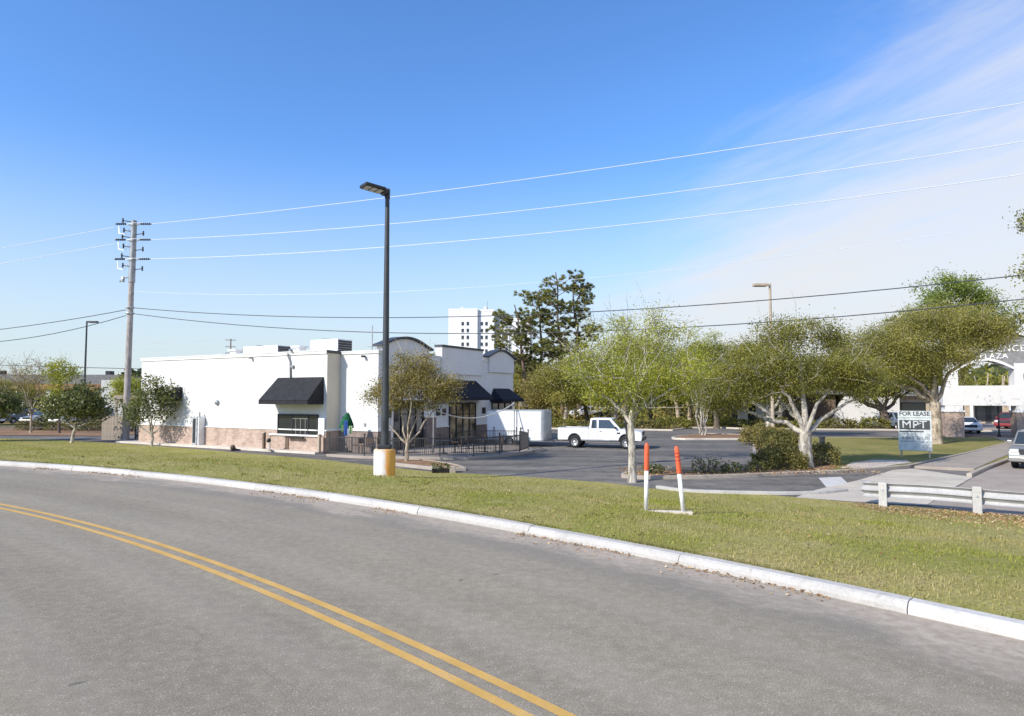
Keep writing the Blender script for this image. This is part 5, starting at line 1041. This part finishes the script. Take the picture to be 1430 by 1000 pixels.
tree('thin_tree', 'thin yellowish bare stemmed tree among the left bushes', (-44.5,62,Z), [(0,0,5.2,2.6,1.8,2.0,60)], (0,0,1.6), .11, 25, .13, 'leaf_tan', 'bark_tan', 20, .4, 6, bare=4, twig_r=.014)
tree('thin_tree', 'taller thin tree with a leafy top left of the distant lamp post', (-41.2,61,Z), [(0,0,5.6,1.6,1.4,1.3,40),(-.6,0,3.4,1.8,1.4,1.2,30)], (0,0,2.2), .12, 26, .17, 'leaf_spring', 'bark_brown', 30, .34, 5, bare=2)
tree('thin_tree', 'wispy bare tree close to the left picture edge', (-49.5,64,Z), [(0,0,5.0,2.4,1.6,2.2,50)], (0,0,1.5), .10, 27, .12, 'leaf_tan', 'bark_tan', 8, .4, 6, bare=5, twig_r=.014)
# pines
def pine(base, h, lean, pads, seed, label, r0=.3, leaf=.46, per=40):
    rs = np.random.RandomState(seed); root = empty('pine_tree', base, 0, label, 'tree', 'tall pines behind the lot'); mb = MB()
    tp = [np.array([lean[0]*t*t, lean[1]*t*t, h*t - .2*(t == 0)]) + (rs.normal(size=3)*np.array([.12,.12,0]) if 0 < t < 1 else 0) for t in np.linspace(0, 1, 10)]
    mb.tube(tp, list(np.linspace(r0, r0*.22, 10)), 8); C = []; O = []
    for (x, y, z, r) in pads:
        p = np.array([x, y, z]); tz = min(max(z - .35*math.hypot(x-lean[0]*(z/h)**2, y) - rs.uniform(.2,.8), h*.35), h*.97); k = np.clip(tz/h, 0, 1); a = np.array([lean[0]*k*k, lean[1]*k*k, tz])
        mid = (a+p)/2 + np.array([0,0,-.1*r]) + rs.normal(size=3)*.25; P = bez(a, mid, p, 7); mb.tube(P, list(np.linspace(max(.05, r0*.3*(1-k*.6)), .03, 7)), 5, False)
        m = int(6 + r*5)
        for _ in range(m):
            d = rs.normal(size=3); d /= np.linalg.norm(d); c = p + d*np.array([r, r*.9, r*.44])*rs.uniform(.35,1); mb.tube([P[4], (P[4]+c)/2+rs.normal(size=3)*.1, c], [.03,.022,.014], 3, False)
            kk = int(per*rs.uniform(.6,1.3)); dd = rs.normal(size=(kk, 3)); dd /= np.linalg.norm(dd, axis=1)[:, None]; dd[:, 2] = dd[:, 2]*.7+.15
            C.append(c + dd*leaf*.42*rs.uniform(.3,1.2,(kk,1))); O.append(dd)
    smooth_by_angle(mb.build('trunk', 'bark_pine', root), 60); leaves('crown', np.concatenate(C), leaf, 'needle', root, rs, .16, out=np.concatenate(O)); return root
def pads(seed, n, cx, z0, z1, w0, w1, r0=1.1, r1=1.9):
    rs = np.random.RandomState(seed); out = []
    for i in range(n):
        f = (i+rs.uniform(.1,.9))/n; z = z0+(z1-z0)*f; w = w0+(w1-w0)*f; a = rs.uniform(0, 2*PI); q = rs.uniform(.35,1); out.append((cx*f + w*q*math.cos(a), w*.8*q*math.sin(a), z, rs.uniform(r0, r1)))
    return out
pine((1.9,88,Z), 15.5, (-1.6,0), pads(31,28,-2.2,6.2,14.8,4.2,3.0), 31, 'leaning pine at the left of the group beside the white tower')
pine((4.0,90,Z), 17.8, (-.3,0), pads(32,28,-.6,7.2,17.2,3.8,3.0), 32, 'second pine from the left with dark horizontal branch pads')
pine((6.9,91,Z), 20.4, (-.9,0), pads(33,32,-1.0,9.0,20.0,3.2,3.4), 33, 'tallest pine in the middle of the group')
pine((9.2,92,Z), 19.3, (-.7,0), pads(34,24,-.8,8.5,18.9,2.6,3.0), 34, 'pine at the right of the group with a flat top')
pine((61,105,Z), 15.6, (0,0), pads(35,10,0,12.5,15.4,2.2,1.6), 35, 'lone small pine top above the twin trunked oak and sign')
pine((-9.2,86,Z), 8.8, (0,0), pads(36,12,0,5.5,8.4,2.2,1.6), 36, 'short dark pine showing over the restaurant parapet')
# trees behind the lot, each with its own crown and trunk
bgt = [(-1.0,84,5.2,3.0,'leaf_tan','tan oak left of the trailer nose',41),(4.0,80,5.6,4.2,'leaf_tan','broad olive tree above the trailer',42),(9.0,80,7.6,3.8,'leaf_olive','olive tree above the pickup truck',43),(13.4,79,10.2,4.0,'leaf_spring','pale trunked tree behind the spring green tree',44),
 (17.5,84,10.0,4.0,'leaf_olive','olive tree left of the crape myrtle',45),(21.5,81,9.0,3.8,'leaf_oak','dark oak right behind the crape myrtle',46),(26.0,86,9.8,4.4,'leaf_oak','oak left of the white portico',47),(31.5,90,10.8,4.8,'leaf_oak','tall oak behind the white portico',48),(39,94,10.4,4.8,'leaf_olive','olive tree behind the brown office roof',49),
 (46,92,10.2,4.8,'leaf_oak','oak above the white gable end',50),(54,104,9.5,4.8,'leaf_bright','yellow green tree seen through the plaza arch',51),(63,100,9.0,5.0,'leaf_oak','dark oak right of the plaza arch',52),(1.5,100,8.4,4.0,'leaf_olive','olive tree between the pine trunks',53),(12,102,9.2,4.4,'leaf_olive','tall olive tree right of the pines',54),
 (-52,92,5.6,3.0,'leaf_spring','green tree beyond the distant car park',55),(-58.5,99,5.0,3.0,'leaf_olive','low olive tree left of the far white store',56),(-71,95,5.4,3.2,'leaf_olive','olive tree at the far left beyond the parked cars',57),(-61,104,5.6,3.4,'leaf_tan','tan tree behind the distant parked cars',58)]
bgt += [(11.2,73.5,6.8,3.0,'leaf_spring','slim spring tree between the pickup truck and the crape myrtle',141),(24.6,74.5,6.8,3.2,'leaf_olive','olive tree between the low oak and the white portico',142),(19.0,76,8.2,3.4,'leaf_spring','spring green tree directly behind the crape myrtle crown',143),(29.5,74.3,7.2,3.2,'leaf_oak','oak standing between the white portico and the brown office',144),(44.5,70.0,7.6,3.2,'leaf_oak','oak between the leaning dark oak and the plaza gateway',145),(6.0,76,6.6,3.2,'leaf_olive','small olive tree right of the trailer top',146)]
for x, y, h, r, lm, lab, sd in bgt:
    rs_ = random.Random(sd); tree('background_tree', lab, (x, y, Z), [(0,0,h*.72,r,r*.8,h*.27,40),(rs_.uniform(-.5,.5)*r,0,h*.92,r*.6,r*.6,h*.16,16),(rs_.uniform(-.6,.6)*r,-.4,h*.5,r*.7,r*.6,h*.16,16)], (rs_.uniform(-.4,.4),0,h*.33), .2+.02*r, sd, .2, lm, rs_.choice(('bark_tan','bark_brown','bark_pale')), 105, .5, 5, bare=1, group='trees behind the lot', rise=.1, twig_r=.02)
# far woods: one mass
def mass(name, pts, n, size, mat, rs): 
    C = np.array(pts); o = leaves(name, C, size, mat, None, rs, .7); o['kind'] = 'stuff'; return o
rs = np.random.RandomState(77)
n = 42000; az = rs.uniform(-1.25, 1.25, n); dist = rs.uniform(230, 420, n); top = 9 + 2.5*np.sin(az*23) + 2*np.sin(az*61+1) + 1.6*np.sin(az*140+dist*.05); zz_ = LOT + rs.uniform(0, 1, n)**.8*top
mass('far_woods', np.c_[dist*np.sin(az), dist*np.cos(az), zz_], n, 2.6, 'far_leaf', rs)
n = 26000; x = rs.uniform(-14, 112, n); y = 108 + rs.uniform(0, 22, n) + np.maximum(0, x-40)*.35; top = 6.2 + 1.8*np.sin(x*.55) + 1.4*np.sin(x*1.27+2) + .8*np.sin(x*2.9); zz_ = LOT + .2 + rs.uniform(0, 1, n)**.75*top
mass('woodland', np.c_[x, y, zz_], n, .95, 'leaf_oak', rs)
n = 9000; x = rs.uniform(-12, 60, n); y = rs.uniform(86, 106, n); zz_ = LOT + rs.uniform(0, 1, n)**2.0*1.9
mass('understory', np.c_[x, y, zz_], n, .55, 'leaf_tan', rs)
tw_ = MB()
for _ in range(110):
    x, y = rs.uniform(-12, 95), rs.uniform(104, 118); h = rs.uniform(5, 8); tw_.tube([(x,y,LOT),(x+rs.uniform(-.4,.4),y,LOT+h*.5),(x+rs.uniform(-.7,.7),y,LOT+h)], [.22,.17,.08], 5)
o = tw_.build('woodland_trunks', 'bark_tan'); o['kind'] = 'stuff'
# hedges and shrubs: a leafy shell round a lumpy heart of stems
def shrub(name, label, loc, size, n, leaf, mat, seed, cat='shrub', group=None, rz=0):
    rs = np.random.RandomState(seed); root = empty(name, loc, rz, label, cat, group); d = rs.normal(size=(n, 3)); d /= np.linalg.norm(d, axis=1)[:, None]; d[:, 2] = np.abs(d[:, 2])
    q = rs.uniform(.55, 1.0, n)**.5*(1+.16*np.sin(d[:, 0]*7+seed)*np.cos(d[:, 1]*6) + .1*np.sin(d[:, 2]*9+d[:, 0]*11)); P_ = np.sign(d)*np.abs(d)**.72*q[:, None]*np.array([size[0]/2, size[1]/2, size[2]])
    leaves('foliage', P_, leaf, mat, root, rs, .6); mb = MB()
    for _ in range(16):
        e = P_[rs.randint(n)]*.9; mb.tube([(e[0]*.25, e[1]*.25, -.05), tuple(e*.6+np.array([0,0,.05])), tuple(e)], [.035,.025,.01], 4, False)
    mb.build('stems', 'bark_brown', root); return root
G0 = LOT+.1
shrub('hedge', 'tall dark clipped hedge left behind the pale trunked oak', (16.7,42.0,G0), (2.2,4.6,1.2), 5200, .13, 'hedge', 61, 'hedge')
shrub('hedge', 'low dark hedge at the foot of the pale trunked oak', (12.3,31.0,G0), (2.3,2.4,.9), 5200, .11, 'hedge', 62, 'hedge')
shrub('shrub', 'rounded olive shrub right of the pale oak trunk', (14.9,32.3,G0), (1.6,1.4,1.05), 2200, .10, 'hedge', 63)
shrub('shrub', 'brownish shrub behind the taller hedge', (17.4,46.5,G0), (3.0,3.4,1.3), 3600, .14, 'leaf_tan', 64)
for i, (x, y, s, l, m) in enumerate(((6.0,28.6,(.9,.6,.45),'low grassy tuft on the island near the leaning trunk','leaf_dark'),(8.3,28.7,(1.3,.8,.75),'sparse low shrub on the island kerb, tallest of the island plants','leaf_dark'),(9.4,28.8,(.9,.6,.5),'small ragged plant on the island beside the oak hedge','leaf_dark'),(10.6,29.2,(1.0,.7,.5),'low green shrub at the left foot of the oak hedge','hedge'))):
    shrub('island_plant', l, (x, y, G0), s, 330, .10, m, 70+i, 'plant', 'small plants on the island')
hx = [(13.0,66.9,'left of the crape myrtle'),(16.5,68.2,'behind the crape myrtle'),(20,71.6,'right of the crape myrtle'),(23.5,70.9,'below the low oak'),(27,69.6,'in front of the white portico'),(30.5,69.2,'in front of the brown office'),(34,68.6,'in front of the slanted gable'),(37.3,67.6,'left of the leaning dark oak'),(9,68.9,'behind the pickup truck nose'),(5,70.2,'behind the pickup truck cab'),(1.4,71.9,'behind the trailer')]
for i, (x, y, l) in enumerate(hx): shrub('hedge', 'low far hedge ' + l, (x, y+1.0, LOT+.05), (3.9,1.8,1.0+.25*math.sin(i*2.1)), 1300, .2, ('hedge','leaf_oak')[i % 2], 80+i, 'hedge', 'hedges along the far side of the lot')
for i, (x, y, l) in enumerate(((-47.8,66.5,'leftmost dark bush in front of the distant cars'),(-44.6,66,'second dark bush in front of the distant cars'),(-41.0,65.5,'third dark bush in front of the distant cars'),(-37.0,65,'bush nearest the round magnolia before the car park'))):
    shrub('bush', l, (x, y, LOT), (2.9,1.8,.95), 1000, .15, 'hedge', 100+i, 'bush', 'bushes before the distant car park')
flat_sheet('mulch_bed', [(-62,60.5),(-34,56.5),(-33,62),(-36,69),(-62,72)], LOT+.03, 'mulch')
# ------------------------------------------------------------------ grass blades, leaf litter
def scatter_lawn(name, n, rmin, rmax, th0, th1, h, w, seed, mat='grass_blade', ymax=60):
    rs = np.random.RandomState(seed); th = rs.uniform(th0, th1, n); s = rs.uniform(rmin, rmax, n); r = K0 + .02 + s; x = CX + r*np.cos(th); y = CY + r*np.sin(th)
    ok = (r < lot_r(th) - .15) & (np.abs(x) < y*.83+1.5) & (y > 4) & (y < ymax)
    pat = np.sin(x*1.7+np.sin(y*1.3)*1.5)*np.sin(y*1.9+x*.6) + rs.normal(size=n)*.5; ok &= pat > -.75
    bare = np.sin(x*.9+1.7*np.sin(y*.55))*np.sin(y*.8+x*.35+1.1) + .35*np.sin(x*2.7)*np.sin(y*3.1); ok &= (bare < .42) | (rs.rand(n) < .35)
    x, y = x[ok], y[ok]; m = len(x); z = hz(x, y) - .004; a = rs.uniform(0, 2*PI, m); hh = h*rs.uniform(.45,1.35,m); lean = rs.uniform(.2,1.1,m)*hh; b = a + PI/2
    ww = w*rs.uniform(.6,1.3,m); P0 = np.c_[x-np.cos(b)*ww, y-np.sin(b)*ww, z]; P1 = np.c_[x+np.cos(b)*ww, y+np.sin(b)*ww, z]; P2 = np.c_[x+np.cos(a)*lean, y+np.sin(a)*lean, z+hh]
    o = link(name, np_mesh(name, np.stack([P0,P1,P2],1).reshape(-1,3), np.arange(3*m).reshape(m,3), mat)); o['kind'] = 'stuff'; return o
scatter_lawn('grass', 330000, 0, 9, .55, 1.35, .042, .005, 201, ymax=19)
scatter_lawn('grass_far', 200000, 0, 24, .62, 1.68, .055, .010, 202)
def edge_blades(name, n, seed):
    rs = np.random.RandomState(seed); th = rs.uniform(.55, 1.5, n); k = np.sin(th*60)+np.sin(th*23+1)+np.sin(th*171)*.7 + rs.normal(size=n)*.8; th = th[k > .2]; m = len(th); r = K0 + rs.uniform(-.03, .10, m)
    x, y = CX+r*np.cos(th), CY+r*np.sin(th); z = np.full(m, .135); h = rs.uniform(.05, .12, m); a = th + PI + rs.normal(size=m)*.9; lean = h*rs.uniform(.5, 1.4, m); b = a+PI/2; w = .007
    P0 = np.c_[x-np.cos(b)*w, y-np.sin(b)*w, z]; P1 = np.c_[x+np.cos(b)*w, y+np.sin(b)*w, z]; P2 = np.c_[x+np.cos(a)*lean, y+np.sin(a)*lean, z+h*.75]
    o = link(name, np_mesh(name, np.stack([P0,P1,P2],1).reshape(-1,3), np.arange(3*m).reshape(m,3), 'grass_blade')); o['kind'] = 'stuff'
edge_blades('edge_grass', 16000, 211)
def weeds(name, n, seed):
    rs = np.random.RandomState(seed); th = rs.uniform(.6, 1.45, n); r = K0 + .3 + rs.uniform(0, 11, n); r = np.minimum(r, lot_r(th)-.4); C = []
    for t_, q in zip(th, r):
        x, y = CX+q*math.cos(t_), CY+q*math.sin(t_); k = rs.randint(6, 16); s = rs.uniform(.05, .17); C.append(np.c_[x+rs.normal(size=k)*s, y+rs.normal(size=k)*s, np.full(k, hz(x, y)) + rs.uniform(.02, .07, k)])
    o = leaves(name, np.concatenate(C), .06, 'leaf_oak', None, rs, .5, flat=.5); o['kind'] = 'stuff'
weeds('weeds', 520, 212)
def litter(name, n, f, size, seed):
    rs = np.random.RandomState(seed); x, y, z = f(rs, n); o = leaves(name, np.c_[x, y, z+rs.uniform(.005,.03,len(x))], size, 'litter', None, rs, .6, flat=.75); o['kind'] = 'stuff'
def lf(rs, n):
    k = rs.uniform(0, 11, n); x = 10.6 + .853*k + rs.normal(size=n)*.25; y = 21.3 - .52*k - np.abs(rs.normal(size=n))*1.5 + .2; return x, y, hz(x, y)
litter('leaf_litter', 8000, lf, .055, 301)
def lk_(rs, n):
    th = rs.uniform(.62, 1.15, n); r = R - .02 - np.abs(rs.normal(size=n))*.07 - (rs.rand(n) < .25)*rs.uniform(0,.5,n); keep = np.sin(th*95)+np.sin(th*41+1) > .1; th, r = th[keep], r[keep]; return CX+r*np.cos(th), CY+r*np.sin(th), np.zeros(len(th))
litter('gutter_leaves', 2600, lk_, .045, 302)
def lb_(rs, n): x = rs.uniform(4.8, 16, n); y = 28.0 + rs.uniform(0, 3.0, n) + (x-5)*.06; return x, y, np.full(n, LOT+.11)
litter('bed_leaves', 1600, lb_, .09, 303)
def ll_(rs, n): th = rs.uniform(.6, 1.4, n); r = K0+.1+rs.uniform(0, 12, n); x, y = CX+r*np.cos(th), CY+r*np.sin(th); return x, y, hz(x, y)+.02
litter('lawn_leaves', 1500, ll_, .05, 304)
